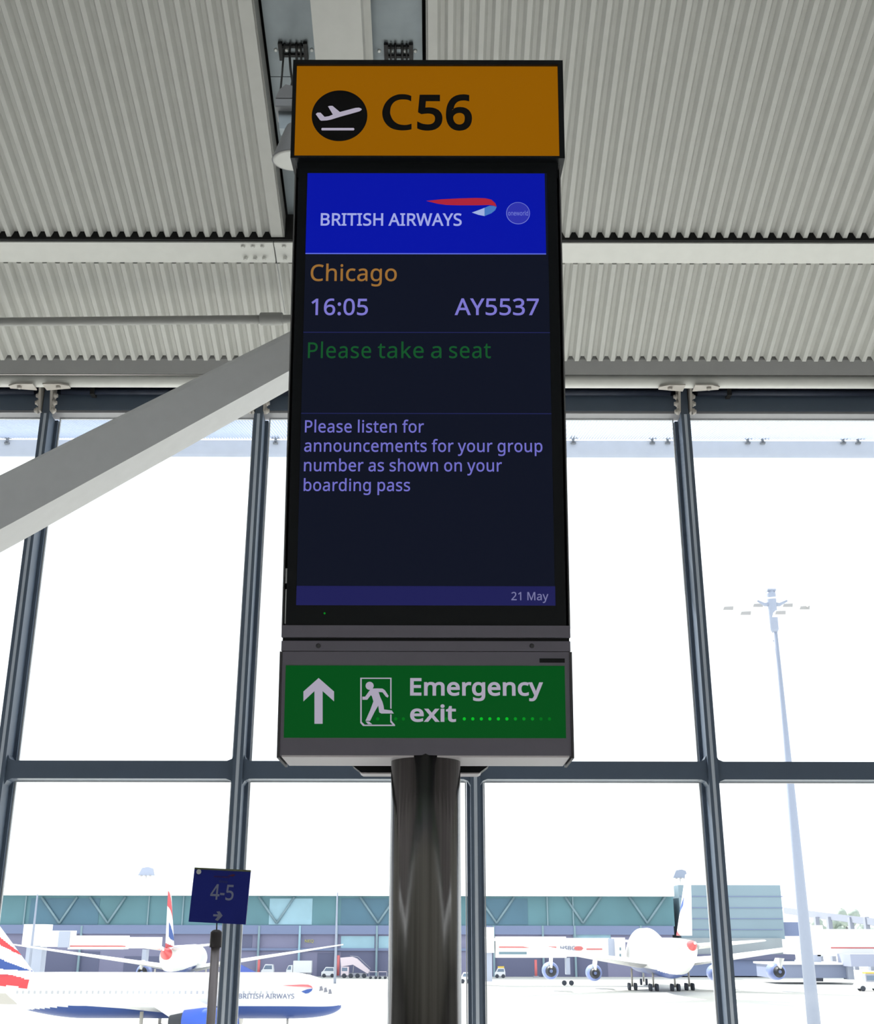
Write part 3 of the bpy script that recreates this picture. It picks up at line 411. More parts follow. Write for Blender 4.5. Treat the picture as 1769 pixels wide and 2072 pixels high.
# weather-tight upper skin of the roof, above deck and channel
up = MB()
prof = [(Y_TOP - .05, roof_z(Y_TOP) + .62), (YK, ZK + .62), (15.6, roof_z(15.6) + .62)]
vs = []
for x in (-XW - .25, XW + .25):
    vs += [(x, y, z) for y, z in prof] + [(x, y, z + .15) for y, z in prof]
n = len(prof)
fs = []
for i in range(n - 1):
    fs += [(i, i + 1, 2 * n + i + 1, 2 * n + i), (n + i, 3 * n + i, 3 * n + i + 1, n + i + 1)]
fs += [(i, i + 1, n + i + 1, n + i) for i in range(n - 1)] + [(2 * n + i, 3 * n + i, 3 * n + i + 1, 2 * n + i + 1) for i in range(n - 1)]
fs += [(0, n, 3 * n, 2 * n), (n - 1, 3 * n - 1, 4 * n - 1, 2 * n - 1)]
struct(up.add(vs, fs).build('ceiling', black_gap))
# upstands closing the channel edges, and a black board standing in for the shaded gap over the purlin
struct(slope_box(XL - .02, XL + .004, Y_TOP, YK, 0.0, .30).build('trim_1', grey_steel))
struct(slope_box(XR - .012, XR + .01, Y_TOP, YK, 0.0, .30).build('trim_2', grey_steel))
struct(MB().box((-XW, YK + .005, ZK - .03), (XW, YK + .06, ZK + .6)).build('trim_3', black_gap))

# galvanised panels on both sides of the white rafter
pl = slope_box(XL + .035, -1.29, Y_TOP, 10.62, .29, .31).build('ceiling_panel', galv)
tag(pl, 'upper galvanised ceiling panel left of the white rafter, behind the cable clamp', 'ceiling panel', 'galvanised panels in the roof channel')
pl = slope_box(XL + .035, -1.29, 10.625, 12.45, .285, .305).build('ceiling_panel', galv)
tag(pl, 'lower galvanised ceiling panel left of the rafter, running down behind the gate sign', 'ceiling panel', 'galvanised panels in the roof channel')
pl = slope_box(-.775, XR - .055, Y_TOP, 10.62, .29, .31).build('ceiling_panel', galv)
tag(pl, 'upper galvanised ceiling panel right of the white rafter, beside the ribbed deck', 'ceiling panel', 'galvanised panels in the roof channel')
pl = slope_box(-.775, XR - .055, 10.625, 12.45, .285, .305).build('ceiling_panel', galv)
tag(pl, 'lower galvanised ceiling panel right of the rafter, just above the orange sign', 'ceiling panel', 'galvanised panels in the roof channel')

rf = thing('roof_rafter', 'wide white box rafter running down the roof channel behind the orange sign', 'roof beam', (-1.03, 9, roof_z(9) - .35))
slope_box(-1.284, -.778, Y_TOP, 12.40, -.35, .28).build('box_girder', rafter_paint, rf)
slope_box(-.778, -.70, Y_TOP, 12.40, .02, .05).build('side_flange', rafter_paint, rf)

# purlin across the hall
pu = thing('roof_purlin', 'long flat white steel purlin between the near and far ribbed roof bays', 'roof beam', (0, 12.6, roof_z(12.6)))
def purlin_piece(x0, x1):
    mb = MB()
    vs = []
    for x in (x0, x1):
        vs += [(x, 12.55, roof_z(12.55) - .03), (x, 12.87, roof_z(12.87) + .008), (x, 12.87, roof_z(12.87) + .25), (x, 12.55, roof_z(12.55) - .005)]
    return mb.add(vs, [(0, 1, 2, 3), (7, 6, 5, 4), (0, 4, 5, 1), (1, 5, 6, 2), (2, 6, 7, 3), (3, 7, 4, 0)])
xj = at_y(556, 512, 12.7).x
purlin_piece(-XW, xj - .006).build('flange', white_steel, pu)
purlin_piece(xj + .006, XW).build('flange', white_steel, pu)
nrm = Vector((0, -math.sin(math.radians(21.2)), -math.cos(math.radians(21.2))))
for py, pys in ((498, (491, 504, 516, 530.5, 584)), (523, (495, 513, 532, 585))):
    for px in ((492, 512, 531, 575) if py == 498 else (497, 516, 535, 577)):
        p = at_plane(px, py, Vector((0, 12.7, roof_z(12.7) - .025)), nrm)
        MB().lathe([(-.01, .028), (.012, .028), (.02, .018), (.03, .017)], p, nrm, 10).build('bolt', white_steel, pu)

# eave: grey gutter plate, pale tube, dark bulkhead over the glass
p0 = at_y(884, 727, 14.42); p1 = at_y(884, 758, 14.54)
ev = MB().prism([(-XW, p0.y, p0.z), (-XW, p1.y, p1.z), (-XW, p1.y + .03, p1.z + .05), (-XW, p0.y + .06, p0.z + .30), (-XW, p0.y, p0.z + .3)], Vector((2 * XW, 0, 0)))
tag(ev.build('eave_plate', mat('eave_plate_paint', (0.33, 0.33, 0.33), .6)), 'grey sloping steel plate where the roof ribs end above the windows', 'eave plate')
tc = at_y(884, 771.5, 14.70)
tb = MB().tube([(-XW, tc.y, tc.z), (XW, tc.y, tc.z)], .094, 20)
tag(tb.build('eave_tube', white_steel), 'long pale round steel tube running above the window heads', 'tube')
zh0, zh1, zh2, zh3 = (at_y(884, y, 15.15).z for y in (838, 833, 803, 786))
struct(MB().box((-XW, 15.16, zh2 - .01), (XW, 15.30, roof_z(15.2) + .7)).build('wall_front', navy))
struct(MB().box((-XW, 15.10, zh1), (XW, 15.28, zh2)).build('trim_4', slate))
struct(MB().box((-XW, 15.12, zh0), (XW, 15.36, zh1 - .002)).build('trim_5', mat('head_drip_strip', (.27, .27, .29), .5)))
pp = at_y(884, 794, 15.02)
def roller(k, label):
    xa, xb = .492 + 3.015 * k + .19, .492 + 3.015 * (k + 1) - .19
    t = thing('blind_roller', label, 'roller', ((xa + xb) / 2, pp.y, pp.z), 0, 'blind rollers along the window heads')
    MB().tube([(xa, pp.y, pp.z), (xb, pp.y, pp.z)], .045, 12).build('tube', navy, t)
    MB().box((xa + .42, pp.y - .06, pp.z - .06), (xa + .48, 15.10, pp.z + .09)).build('clip', black_gap, t)
roller(-3, 'dark roller tube over the window cut by the left edge')
roller(-2, 'dark roller tube over the window crossed by the diagonal brace')
roller(-1, 'dark roller tube partly hidden by the left side of the gate sign')
roller(0, 'dark roller tube over the window directly right of the gate sign')
roller(1, 'dark roller tube over the window with the tall light mast')

# mullions, transom, panes
ZT0, ZT1 = at_y(884, 1577, 15.1).z, at_y(884, 1541, 15.1).z
MX = [.492 + 3.015 * k for k in range(-4, 5)]
z_top = at_y(884, 775, 14.95).z
nt_ = 6
for i, x in enumerate(MX):
    mb = MB()
    mb.box((x - .062, 15.00, 0), (x - .022, 15.26, z_top - .45), 0)
    mb.box((x + .022, 15.00, 0), (x + .062, 15.26, z_top - .45), 0)
    mb.box((x - .022, 15.012, 0), (x + .022, 15.26, z_top - .45), 1)
    mb.box((x - .05, 15.02, z_top - .452), (x + .05, 15.15, z_top), 0)
    mb.box((x - .105, 15.26, 0), (x + .105, 15.33, z_top - .45), 0)
    mb.box((x - .10, 15.34, 0), (x + .10, 15.40, z_top - .45), 2)
    struct(mb.build('trim_%d' % nt_, [slate, alu, outer_cap])); nt_ += 1
for k in range(len(MX) - 1):
    xa, xb = MX[k] + .11, MX[k + 1] - .11
    mb = MB().box((xa - .045, 15.06, ZT0), (xb + .045, 15.30, ZT1), 0)
    mb.box((xa, 15.345, ZT0 + .01), (xb, 15.40, ZT1 - .01), 1)
    # cast corner fillets beside the mullions
    for xx, sg in ((xa - .05, 1), (xb + .05, -1)):
        for zz, sz in ((ZT1, 1), (ZT0, -1)):
            mb.prism([(xx, 15.06, zz), (xx + sg * .09, 15.06, zz), (xx + sg * .03, 15.06, zz + sz * .025), (xx, 15.06, zz + sz * .08)], Vector((0, .2, 0)), 0)
    struct(mb.build('trim_%d' % nt_, [slate, outer_cap])); nt_ += 1
    for j, (za, zb) in enumerate(((.12, ZT0), (ZT1, zh0))):
        w = struct(MB().box((xa, 15.31, za), (xb, 15.325, zb)).build('window_%d' % (2 * k + j + 1), pane_glass))
        g = .016
        fm = MB()
        for lo, hi in (((xa, za), (xa + g, zb)), ((xb - g, za), (xb, zb)), ((xa + g, za), (xb - g, za + g)), ((xa + g, zb - g), (xb - g, zb))):
            fm.box((lo[0], 15.302, lo[1]), (hi[0], 15.338, hi[1]))
        fm.build('window_gasket', outer_cap, w)
struct(MB().box((-XW, 15.06, 0), (XW, 15.34, .12)).build('baseboard_front', slate))

# beige bolted brackets that hold each mullion head to the eave tube
br_labels = {0: None}
def bracket(x, label):
    t = thing('mullion_bracket', label, 'bracket', (x, 15.0, z_top), 0, 'bolted mullion brackets under the eave tube')
    zb = zh0 - .03
    for s in (-1, 1):
        MB().prism([(x + s * .066, 14.86, z_top + .02), (x + s * .066, 15.1, z_top + .02), (x + s * .066, 15.1, zb), (x + s * .066, 14.98, zb)], Vector((s * .03, 0, 0))).build('side_plate', beige_steel, t)
        ya, hz = 14.57, .02
        z1 = tc.z - .10
        MB().prism([(x + s * .068, ya, z1), (x + s * .30, ya, z1), (x + s * .42, ya + .06, z1), (x + s * .42, ya + .14, z1), (x + s * .068, ya + .2, z1)], Vector((0, 0, -.018))).build('arm_plate', beige_steel, t)
        for dz in (.17, .28, .40):
            zz = z_top - dz - .02
            MB().lathe([(0, .045), (.03, .045), (.031, .03), (.055, .028)], (x + s * .096, 14.99, zz), (s, 0, 0), 10).build('bolt', beige_steel, t)
        MB().lathe([(0, .034), (.03, .034), (.04, .018)], (x + s * .27, ya + .07, z1 - .018), (0, 0, -1), 8).build('bolt', beige_steel, t)
    return t
for k, lb in ((2, 'beige bolted bracket on the leftmost mullion head, above the lower end of the brace'),
              (3, 'beige bolted bracket on the mullion head between the diagonal brace and the gate sign'),
              (5, 'beige bolted bracket on the mullion head right of the gate sign'),
              (6, 'beige bolted bracket cut by the right edge of the photo')):
    bracket(MX[k], lb)

# diagonal brace
A, B = Vector((-4.68484143, 11.74996022, 5.86480463)), Vector((-1.83859261, 12.71455414, 8.18507208))
n_, u_ = Vector((0.22949068, -0.96588168, 0.12002755)), Vector((-0.62076499, -0.05026723, 0.78238356))
def brace_ring(t, round_top=True):
    c = A + (B - A) * t
    h = .5928 + (.4933 - .5928) * t; w = .5235 + (.4826 - .5235) * t
    if t < 0: h, w = .5928, .5235
    pts = []
    r = .10
    for k in range(5):
        a = math.pi / 2 * k / 4
        pts.append(c + n_ * (w / 2 - r + r * math.cos(a)) + u_ * (h / 2 - r + r * math.sin(a)))
    for k in range(5):
        a = math.pi / 2 + math.pi / 2 * k / 4
        pts.append(c + n_ * (-w / 2 + r + r * math.cos(a)) + u_ * (h / 2 - r + r * math.sin(a)))
    pts += [c - n_ * w / 2 - u_ * h / 2, c + n_ * w / 2 - u_ * h / 2]
    return pts
bt = thing('diagonal_brace', 'thick diagonal roof brace, grey sides and pale underside, left of the gate sign', 'brace', A + (B - A) * -2.45)
mb = MB().loft([brace_ring(t) for t in (-2.45, 0, 1.0, 1.36)], 0, True, False)
mb.build('box_section', brace_paint, bt)
bs = bt.location
MB().lathe([(0, .6), (.06, .6), (.08, .5), (.3, .42)], (bs.x, bs.y, 0.0), (0, 0, 1), 28).build('foot', brace_paint, bt)

# tie rod with coupling and its hanger wire
t0, t1 = at_y(-60, 652, 13.2), at_y(598, 645.5, 13.2)
tr = thing('tie_rod', 'slim grey tie rod with a thicker coupling, hanging under the far roof bay', 'tie rod', t0)
MB().tube([t0 + (t0 - t1) * .8, t1], .056, 16).build('rod', grey_steel, tr)
c0, c1 = at_y(526, 645.5, 13.2), at_y(573, 645.2, 13.2)
MB().tube([c0, c0 + (c1 - c0) * .04, c1 - (c1 - c0) * .04, c1], [.07, .083, .083, .07], 18).build('coupling', grey_steel, tr)
w0 = at_y(553, 488, 12.56); w1 = at_y(577, 634, 13.2)
tag(MB().tube([w0 + Vector((0, 0, .02)), w1], .004, 6).build('hanger_wire', outer_cap), 'thin pale wire from the purlin joint down to the tie rod', 'wire')

# cable clamps on the galvanised panels
P_N = Vector((0, -math.sin(math.radians(17)), -math.cos(math.radians(17))))
P_P = Vector((0, 10, roof_z(10) + .29))
E_Y = Vector((0, math.cos(math.radians(17)), -math.sin(math.radians(17))))
def on_panel(px, py, off=0.0):
    return at_plane(px, py, P_P + P_N * off, P_N)
def clamp(pxs, py, screws, label, cables):
    c = on_panel((pxs[0] + pxs[1]) / 2, py)
    t = thing('cable_clamp', label, 'cable clamp', c, 0, 'cable clamps on the galvanised panels')
    X = Vector((1, 0, 0))
    a, b = on_panel(pxs[0], py).x - c.x, on_panel(pxs[1], py).x - c.x
    for dy in (-.055, .055):
        MB().frame_box(c, X, E_Y, P_N, (a, dy - .014, .001), (b, dy + .014, .035)).build('rail', black_cable, t)
    for xx in (a - .012, b + .012):
        MB().frame_box(c, X, E_Y, P_N, (xx - .022, -.10, .001), (xx + .022, .10, .05)).build('jaw', black_cable, t)
    for px in screws:
        p = on_panel(px, py)
        MB().lathe([(0, .021), (.008, .021), (.016, .012)], p, P_N, 12).build('screw', screw_zinc, t)
    return t
clamp((571, 617), 101, (558.5, 580, 607, 631), 'black cable clamp on the panel left of the white rafter', 4)
clamp((784, 830), 103, (767.5, 792, 820, 840.5), 'black cable clamp on the panel right of the white rafter', 4)
def cable(pts, r, label, offs):
    P = [on_panel(px, py, o) for (px, py), o in zip(pts, offs)]
    tag(MB().tube(P, r, 8).build('cable', black_cable), label, 'cable', 'black cables from the roof clamps')
# left bundle: two drop to the floodlight, two run on down the panel
fl_c = at_y(597, 323, 9.2)                          # middle of the floodlight's glass
def cable3(pts, r, label):
    tag(MB().tube(pts, r, 8).build('cable', black_cable), label, 'cable', 'black cables from the roof clamps')
cable3([on_panel(576, 87, .02), on_panel(575.5, 94, .055), on_panel(574, 110, .055), at_y(571, 150, 9.6), at_y(566.5, 196, 9.35)], .010, 'leftmost thin black cable dropping from the left clamp to the floodlight')
cable3([on_panel(587, 87, .02), on_panel(587, 94, .058), on_panel(586, 110, .058), at_y(588, 140, 9.65), at_y(592, 165, 9.4), at_y(588, 184, 9.32)], .013, 'bowed black cable dropping from the left clamp to the top of the floodlight')
cable([(600, 87), (600, 94), (600, 110), (601, 160), (606, 450)], .014, 'third black cable through the left clamp, running down behind the orange sign', (.02, .058, .058, .04, .03))
cable([(609, 87), (609, 94), (609, 110), (611, 160), (618, 450)], .012, 'black cable through the left clamp nearest the white rafter', (.02, .058, .058, .04, .03))
for px, lb, r in ((791, 'leftmost black cable through the right clamp', .010), (800, 'second black cable from the left through the right clamp', .014), (814, 'third black cable from the left through the right clamp', .014), (823, 'rightmost black cable through the right clamp, beside the ribbed deck', .010)):
    cable([(px, 88), (px, 95), (px, 111), (px + 1, 160), (px + 3, 450)], r, lb, (.02, .058, .058, .04, .03))

# floodlight hanging behind the sign
fl = thing('floodlight', 'grey hanging floodlight with round pale glass half hidden behind the orange sign', 'lamp', fl_c)
tilt = Vector((0.03, 0.17, -1)).normalized()
MB().lathe([(-.34, .075), (-.30, .095), (-.02, .205), (0, .215), (.008, .218), (.008, .205)], fl_c, tilt, 36).build('shade', lamp_grey, fl)
MB().lathe([(-.005, .205), (.010, .205), (.014, .18)], fl_c, tilt, 36).build('lamp_glass', lamp_glass, fl)
top = at_y(597, 215, 9.25)
MB().box((top.x - .175, top.y - .12, top.z - .10), (top.x + .15, top.y + .12, top.z - .005)).build('gear_box', mat('gear_box_paint', (.27, .28, .30), .5), fl, bevel=.01)
MB().prism([(top.x - .175, top.y - .12, top.z), (top.x + .15, top.y - .12, top.z), (top.x + .13, top.y - .12, top.z + .10), (top.x - .08, top.y - .12, top.z + .16), (top.x - .14, top.y - .12, top.z + .10)], Vector((0, .24, 0))).build('lid', lamp_grey, fl)
MB().prism([(top.x - .15, top.y - .05, top.z - .10), (top.x + .05, top.y - .05, top.z - .10), (top.x - .02, top.y - .05, top.z - .30), (top.x - .13, top.y - .05, top.z - .30)], Vector((0, .1, 0))).build('bracket', galv, fl)

# sunshade canopy outside
cf0, cf1 = at_y(1300, 926, 17.2), at_y(1300, 892, 17.2)
cn = thing('sunshade_canopy', 'pale sunshade with fascia and thin slats outside the window heads', 'canopy', (0, 17.2, cf0.z))
MB().box((-XW - 4, 17.2, cf0.z), (XW + 4, 17.45, cf1.z)).build('fascia', canopy_paint, cn)
gr = MB()
zg0, zg1 = zh0 + .06, cf1.z + .02
x = -XW
while x < XW:
    gr.add([(x, 15.45, zg0), (x + .014, 15.45, zg0), (x + .014, 17.2, zg1), (x, 17.2, zg1), (x, 15.45, zg0 + .03), (x + .014, 15.45, zg0 + .03), (x + .014, 17.2, zg1 + .03), (x, 17.2, zg1 + .03)],
           [(0, 1, 2, 3), (4, 7, 6, 5), (0, 4, 5, 1), (1, 5, 6, 2), (2, 6, 7, 3), (3, 7, 4, 0)])
    x += .045
gr.build('slat_grille', canopy_bar, cn)
for px in (15, 558, 1160, 1320, 1351, 1513, 1543, 1706, 1736):
    p = at_y(px, 893, 17.19)
    mb = MB().box((p.x - .018, 17.16, p.z - .03), (p.x + .018, 17.21, p.z + .05))
    mb.box((p.x - .06, 17.16, p.z + .05), (p.x + .06, 17.21, p.z + .085))
    mb.box((p.x - .04, 17.16, p.z - .045), (p.x + .04, 17.2, p.z - .02))
    mb.build('clip', mat('canopy_clip', (.30, .31, .33), .5) if 'canopy_clip' not in MATS else MATS['canopy_clip'], cn)

# ------------------------------------------------------------------ gate sign
LEAN = math.radians(8.2)
S_V = Vector((0, -math.sin(LEAN), math.cos(LEAN)))
S_N = Vector((0, -math.cos(LEAN), -math.sin(LEAN)))   # out of the face, towards the hall
S_X = Vector((1, 0, 0))
S_O = Vector((-0.0245, 2.557, 2.3052))
def spt(px, py, w=0.0): return at_plane(px, py, S_O + S_N * w, S_N)
def uv(px, py, w=0.0):
    d = spt(px, py, w) - S_O
    return d.dot(S_X), d.dot(S_V)
def sbox(mb, u0, u1, v0, v1, w0, w1, mi=0): return mb.frame_box(S_O, S_X, S_V, S_N, (u0, v0, w0), (u1, v1, w1), mi)
def flat(px_poly, w, d):
    """a thin raised symbol traced as polygons on the face"""
    mb = MB()
    for poly in px_poly:
        mb.prism([spt(x, y, w) for x, y in poly], S_N * d)
    return mb
def flat_uv(polys, w, d):
    mb = MB()
    for poly in polys:
        mb.prism([S_O + S_X * u + S_V * v + S_N * w for u, v in poly], S_N * d)
    return mb
def words(text, xl, xr, yb, yt, w, bold=0.0, serif=False, track=0.0):
    """text fitted between two x and from baseline yb to cap top yt (photo pixels)"""
    p, q = spt(xl, yb, w), spt(xr, yb, w)
    h = (spt((xl + xr) / 2, yt, w) - spt((xl + xr) / 2, yb, w)).length
    return letters(text, p, S_X, S_V, S_N, (q - p).length, h, bold, 0.0006, serif, track)

steel_post = mat('brushed_steel', (0.20, 0.19, 0.185), 0.18, 1.0, 0.85, 9.0, stretch=(9, 9, 0.12))  # brush grain, its streak contrast raised to imitate reflected bands
bezel = mat('black_bezel', (0.008, 0.010, 0.013), 0.45, spec=0.25)
frame_black = mat('sign_frame_black', (0.010, 0.012, 0.015), 0.45, spec=0.3)
screen_off = glow('screen_dark', 18, 22, 36, 1.0, 0.3)
box_grey = mat('exit_box_grey', (0.195, 0.182, 0.235), 0.5, 0.0, 0.05, 30)
box_dark = mat('exit_box_dark', (0.06, 0.058, 0.068), 0.5)
under_white = mat('underside_plate', (0.93, 0.87, 0.91), 0.45)
cheek_grey = mat('housing_cheek', (0.16, 0.16, 0.17), 0.4)
orange = glow('orange_backlit_panel', 146, 91, 4, 0.94)
ink = mat('black_print', (0.009, 0.009, 0.010), 0.5, spec=0.2)
print_white = glow('backlit_white_print', 178, 172, 190, 0.9)
banner_blue = glow('banner_blue', 9, 22, 162, 1.0)
txt_air = glow('airline_text', 160, 168, 226)
txt_lilac = glow('lilac_text', 124, 119, 204)
txt_gold = glow('gold_text', 152, 107, 52)
txt_green = glow('green_text', 22, 82, 42)
txt_par = glow('paragraph_text', 112, 110, 196)
line_dim = glow('dim_rule', 34, 38, 84)
line_bright = glow('bright_rule', 96, 110, 220)
strip_blue = glow('date_strip', 32, 33, 84)
txt_date = glow('date_text', 118, 118, 160)
rib_red = glow('ribbon_red', 170, 38, 58)
rib_blue = glow('ribbon_blue', 70, 120, 190)
rib_white = glow('ribbon_white', 158, 176, 222)
badge = glow('badge_violet', 48, 52, 170)
badge_rim = glow('badge_rim', 116, 126, 210)
exit_green = glow('exit_green', 4, 76, 26, 1.0)
led_a = glow('led_bright', 10, 178, 40, 1.1)
led_b = glow('led_mid', 6, 140, 34, 1.0)
led_c = glow('led_dim', 4, 108, 28, 1.0)
exit_white = glow('exit_white', 170, 164, 182, 0.95)
glint_metal = mat('glint_metal', (0.75, 0.77, 0.8), 0.3, 0.3)

bf = spt(862, 1528)                                   # bottom front edge of the exit box
pc = Vector((at_y(861.5, 1600, bf.y + .078).x, bf.y + .078, 0))
gs = thing('gate_sign', 'tall dark airport gate sign with orange header, screen and green exit box, on steel post', 'sign', pc)
MB().tube([(pc.x, pc.y, .012), (pc.x, pc.y, bf.z + .006)], .0785, 48).build('post', steel_post, gs)
MB().lathe([(0, .16), (.012, .16), (.014, .085), (.03, .083)], (pc.x, pc.y, 0), (0, 0, 1), 40).build('base_plate', steel_post, gs)

# header box
hb = MB()
u0, u1 = -.3365, .3365
v0, v1 = 1.0998, 1.3668
sbox(hb, u0, u1, v0, v1, -.14, -.001)
a0, a1 = uv(599, 226)[0], uv(1129.7, 226)[0]
b0, b1 = uv(862, 320)[1], uv(862, 136)[1]
for q in ((u0, u1, v0, b0), (u0, u1, b1, v1), (u0, a0, b0, b1), (a1, u1, b0, b1)):
    sbox(hb, *q, -.001, .012)
hb = hb.build('header_box', frame_black, gs)
sbox(MB(), a0, a1, b0, b1, 0, .004).build('orange_panel', orange, hb)['label'] = 'orange backlit panel'
cu, cv = uv(687.5, 236); rad = (uv(744, 236)[0] - uv(631.5, 236)[0]) / 2
flat_uv([[(cu + rad * math.cos(2 * math.pi * k / 64), cv + rad * math.sin(2 * math.pi * k / 64)) for k in range(64)]], .004, .0008).build('pictogram_disc', ink, hb)['label'] = 'black disc'
Z5 = lambda pts: [(520 + x / 4.655, y / 4.655) for x, y in pts]
plane_sym = [Z5([(555, 1076), (570, 1062), (600, 1062), (638, 1102), (680, 1095), (716, 1080), (670, 1003), (686, 998), (712, 998), (782, 1056), (930, 1017), (962, 1015), (984, 1024), (988, 1033), (968, 1048), (920, 1062), (790, 1098), (700, 1126), (660, 1134), (605, 1137), (592, 1128)]),
             Z5([(612, 1206), (912, 1206), (919, 1217), (912, 1228), (612, 1228), (607, 1217)])]
flat(plane_sym, .0048, .0006).build('aeroplane_symbol', print_white, hb)['label'] = 'white departing aeroplane symbol'
c_out = [(1455, 905), (1420, 893), (1375, 888), (1320, 893), (1260, 920), (1215, 965), (1190, 1015), (1181, 1060), (1188, 1115), (1215, 1165), (1258, 1203), (1310, 1222), (1370, 1229), (1425, 1225), (1457, 1217)]
c_in = [(1457, 1166), (1420, 1176), (1380, 1178), (1330, 1168), (1285, 1135), (1260, 1085), (1256, 1050), (1265, 1000), (1295, 960), (1340, 940), (1385, 937), (1425, 942), (1453, 955)]
def smooth(p, k=4):
    out = []
    for i in range(len(p) - 1):
        a, b, c, d = p[max(i - 1, 0)], p[i], p[i + 1], p[min(i + 2, len(p) - 1)]
        for j in range(k):
            t = j / k
            out.append(tuple(.5 * (2 * b[q] + (c[q] - a[q]) * t + (2 * a[q] - 5 * b[q] + 4 * c[q] - d[q]) * t * t + (3 * b[q] - a[q] - 3 * c[q] + d[q]) * t ** 3) for q in (0, 1)))
    return out + [p[-1]]
gl_ = words('56', 844.3, 955.5, 263.5, 191.8, .0042, 24, track=14)
g2 = flat([Z5(smooth(c_out) + smooth(c_in))], .0042, .0006)
gl_.add(g2.v, g2.f)
gl_.build('gate_lettering', ink, hb)['label'] = 'black gate number C56'

# neck, screen and housing
sbox(MB(), -.322, .322, 1.060, 1.0998, -.12, -.012).build('neck', bezel, gs)
scr = sbox(MB(), -.317, .317, -.0455, 1.078, -.10, 0).build('display_screen', bezel, gs)
def panel(name, m, l, r, top, bot, w, d, label=None):
    # corners given in pixels, made a true rectangle on the face
    x0 = (uv(l, top, w)[0] + uv(l, bot, w)[0]) / 2 if not isinstance(l, tuple) else l[0]
    x1 = (uv(r, top, w)[0] + uv(r, bot, w)[0]) / 2 if not isinstance(r, tuple) else r[0]
    o = sbox(MB(), x0, x1, uv(862, bot, w)[1], uv(862, top, w)[1], w, w + d).build(name, m, scr)
    if label: o['label'] = label
    return o
SL, SR = (-.2945,), (.2925,)
panel('lit_screen', screen_off, SL, SR, 350, 1225, 0, .0008, 'dark navy lit screen area')
panel('banner', banner_blue, SL, (.287,), 351, 512.5, .0008, .0006, 'royal blue banner')
panel('banner_rule', line_bright, SL, (.287,), 512.5, 514.5, .0008, .0006)
words('BRITISH AIRWAYS', 649, 934.5, 456.5, 431.5, .0014, 13, True, 8).build('airline_lettering', txt_air, scr)['label'] = 'pale airline name'
Z3 = lambda pts: [(560 + x / 2.853, 100 + y / 2.853) for x, y in pts]
flat([Z3([(865, 875), (950, 866), (1050, 861), (1150, 858), (1205, 860), (1240, 868), (1262, 888), (1270, 908), (1252, 902), (1228, 898), (1150, 900), (1050, 900), (980, 898), (930, 891)])], .0014, .0006).build('ribbon_top', rib_red, scr)['label'] = 'red upper ribbon of the airline mark'
flat([Z3([(1128, 942), (1175, 925), (1200, 915), (1200, 962), (1165, 955)])], .0014, .0006).build('ribbon_tail', rib_white, scr)['label'] = 'pale tail of the ribbon'
flat([Z3([(1200, 915), (1228, 903), (1252, 904), (1270, 910), (1262, 928), (1240, 946), (1200, 962)])], .0014, .0006).build('ribbon_fold', rib_blue, scr)['label'] = 'light blue fold of the ribbon'
cu, cv = uv(1048.5, 432); rad = (uv(1072.5, 432)[0] - uv(1024.5, 432)[0]) / 2
circ = lambda r: [(cu + r * math.cos(2 * math.pi * k / 48), cv + r * math.sin(2 * math.pi * k / 48)) for k in range(48)]
flat_uv([circ(rad)], .0014, .0004).build('badge_rim', badge_rim, scr)
flat_uv([circ(rad * .95)], .0018, .0004).build('alliance_badge', badge, scr)['label'] = 'round violet alliance badge'
words('oneworld', 1028.5, 1069, 436, 427, .0022, 0).build('badge_lettering', badge_rim, scr)
words('Chicago', 628.5, 803, 568.5, 535.5, .0008, 5, track=8).build('destination_text', txt_gold, scr)['label'] = 'gold destination'
words('16:05', 630, 744.5, 637.5, 604.5, .0008, 9, track=6).build('time_text', txt_lilac, scr)['label'] = 'lilac departure time'
words('AY5537', 920.5, 1091, 637.5, 604, .0008, 9, track=6).build('flight_text', txt_lilac, scr)['label'] = 'lilac flight number'
panel('rule', line_dim, SL, SR, 672, 673.6, .0008, .0006)
for s_, xl, xr in (('Please', 623, 751), ('take', 764.5, 857.5), ('a', 872.5, 893.5), ('seat', 909, 993.5)):
    mbw = letters(s_, spt(xl, 724.5, .0008), S_X, S_V, S_N, (spt(xr, 724.5, .0008) - spt(xl, 724.5, .0008)).length, (spt(800, 693, .0008) - spt(800, 724.5, .0008)).length, 3, .0006, False, 24)
    mbw.build('status_text', txt_green, scr)
panel('rule', line_dim, SL, SR, 836, 837.6, .0008, .0006)
for s, xl, xr, yb in (('Please listen for', 617, 858, 875), ('announcements for your group', 615.5, 1098, 914), ('number as shown on your', 615, 1016, 953.5), ('boarding pass', 614.5, 830, 993.5)):
    words(s, xl, xr, yb, yb - 24.5, .0008, 7, track=16).build('message_text', txt_par, scr)
panel('date_strip', strip_blue, SL, (.2935,), 1186, 1225, .0008, .0006)
words('21 May', 1035, 1110, 1214.5, 1198, .0014, 7, track=10).build('date_text', txt_date, scr)
p = spt(657, 1241)
MB().lathe([(0, .0022), (.001, .0022)], p, S_N, 10).build('power_light', led_b, scr)['label'] = 'tiny green power light'

hs = MB()
sbox(hs, -.3235, .3235, -.05, 1.075, -.135, -.1005)       # back
hs = hs.build('housing', bezel, gs)
for s in (-1, 1):
    mb = MB()
    U = lambda a, b: (min(s * a, s * b), max(s * a, s * b))
    q = U(.3235, .3265); sbox(mb, q[0], q[1], -.052, 1.088, -.135, -.002)
    o = mb.build('cheek', cheek_grey, hs)
for px, a, b in ((579, 1150, 1180), (578, 1192, 1262), (1144.5, 1247, 1264), (1124.5, 455, 469), (1121, 362, 378)):  # pale slivers stand in for glints; at left, daylight through the slit
    u = uv(px, (a + b) / 2)[0]
    sbox(MB(), u - .002, u + .002, uv(862, b)[1], uv(862, a)[1], -.03, -.004).build('clip', glint_metal, hs)

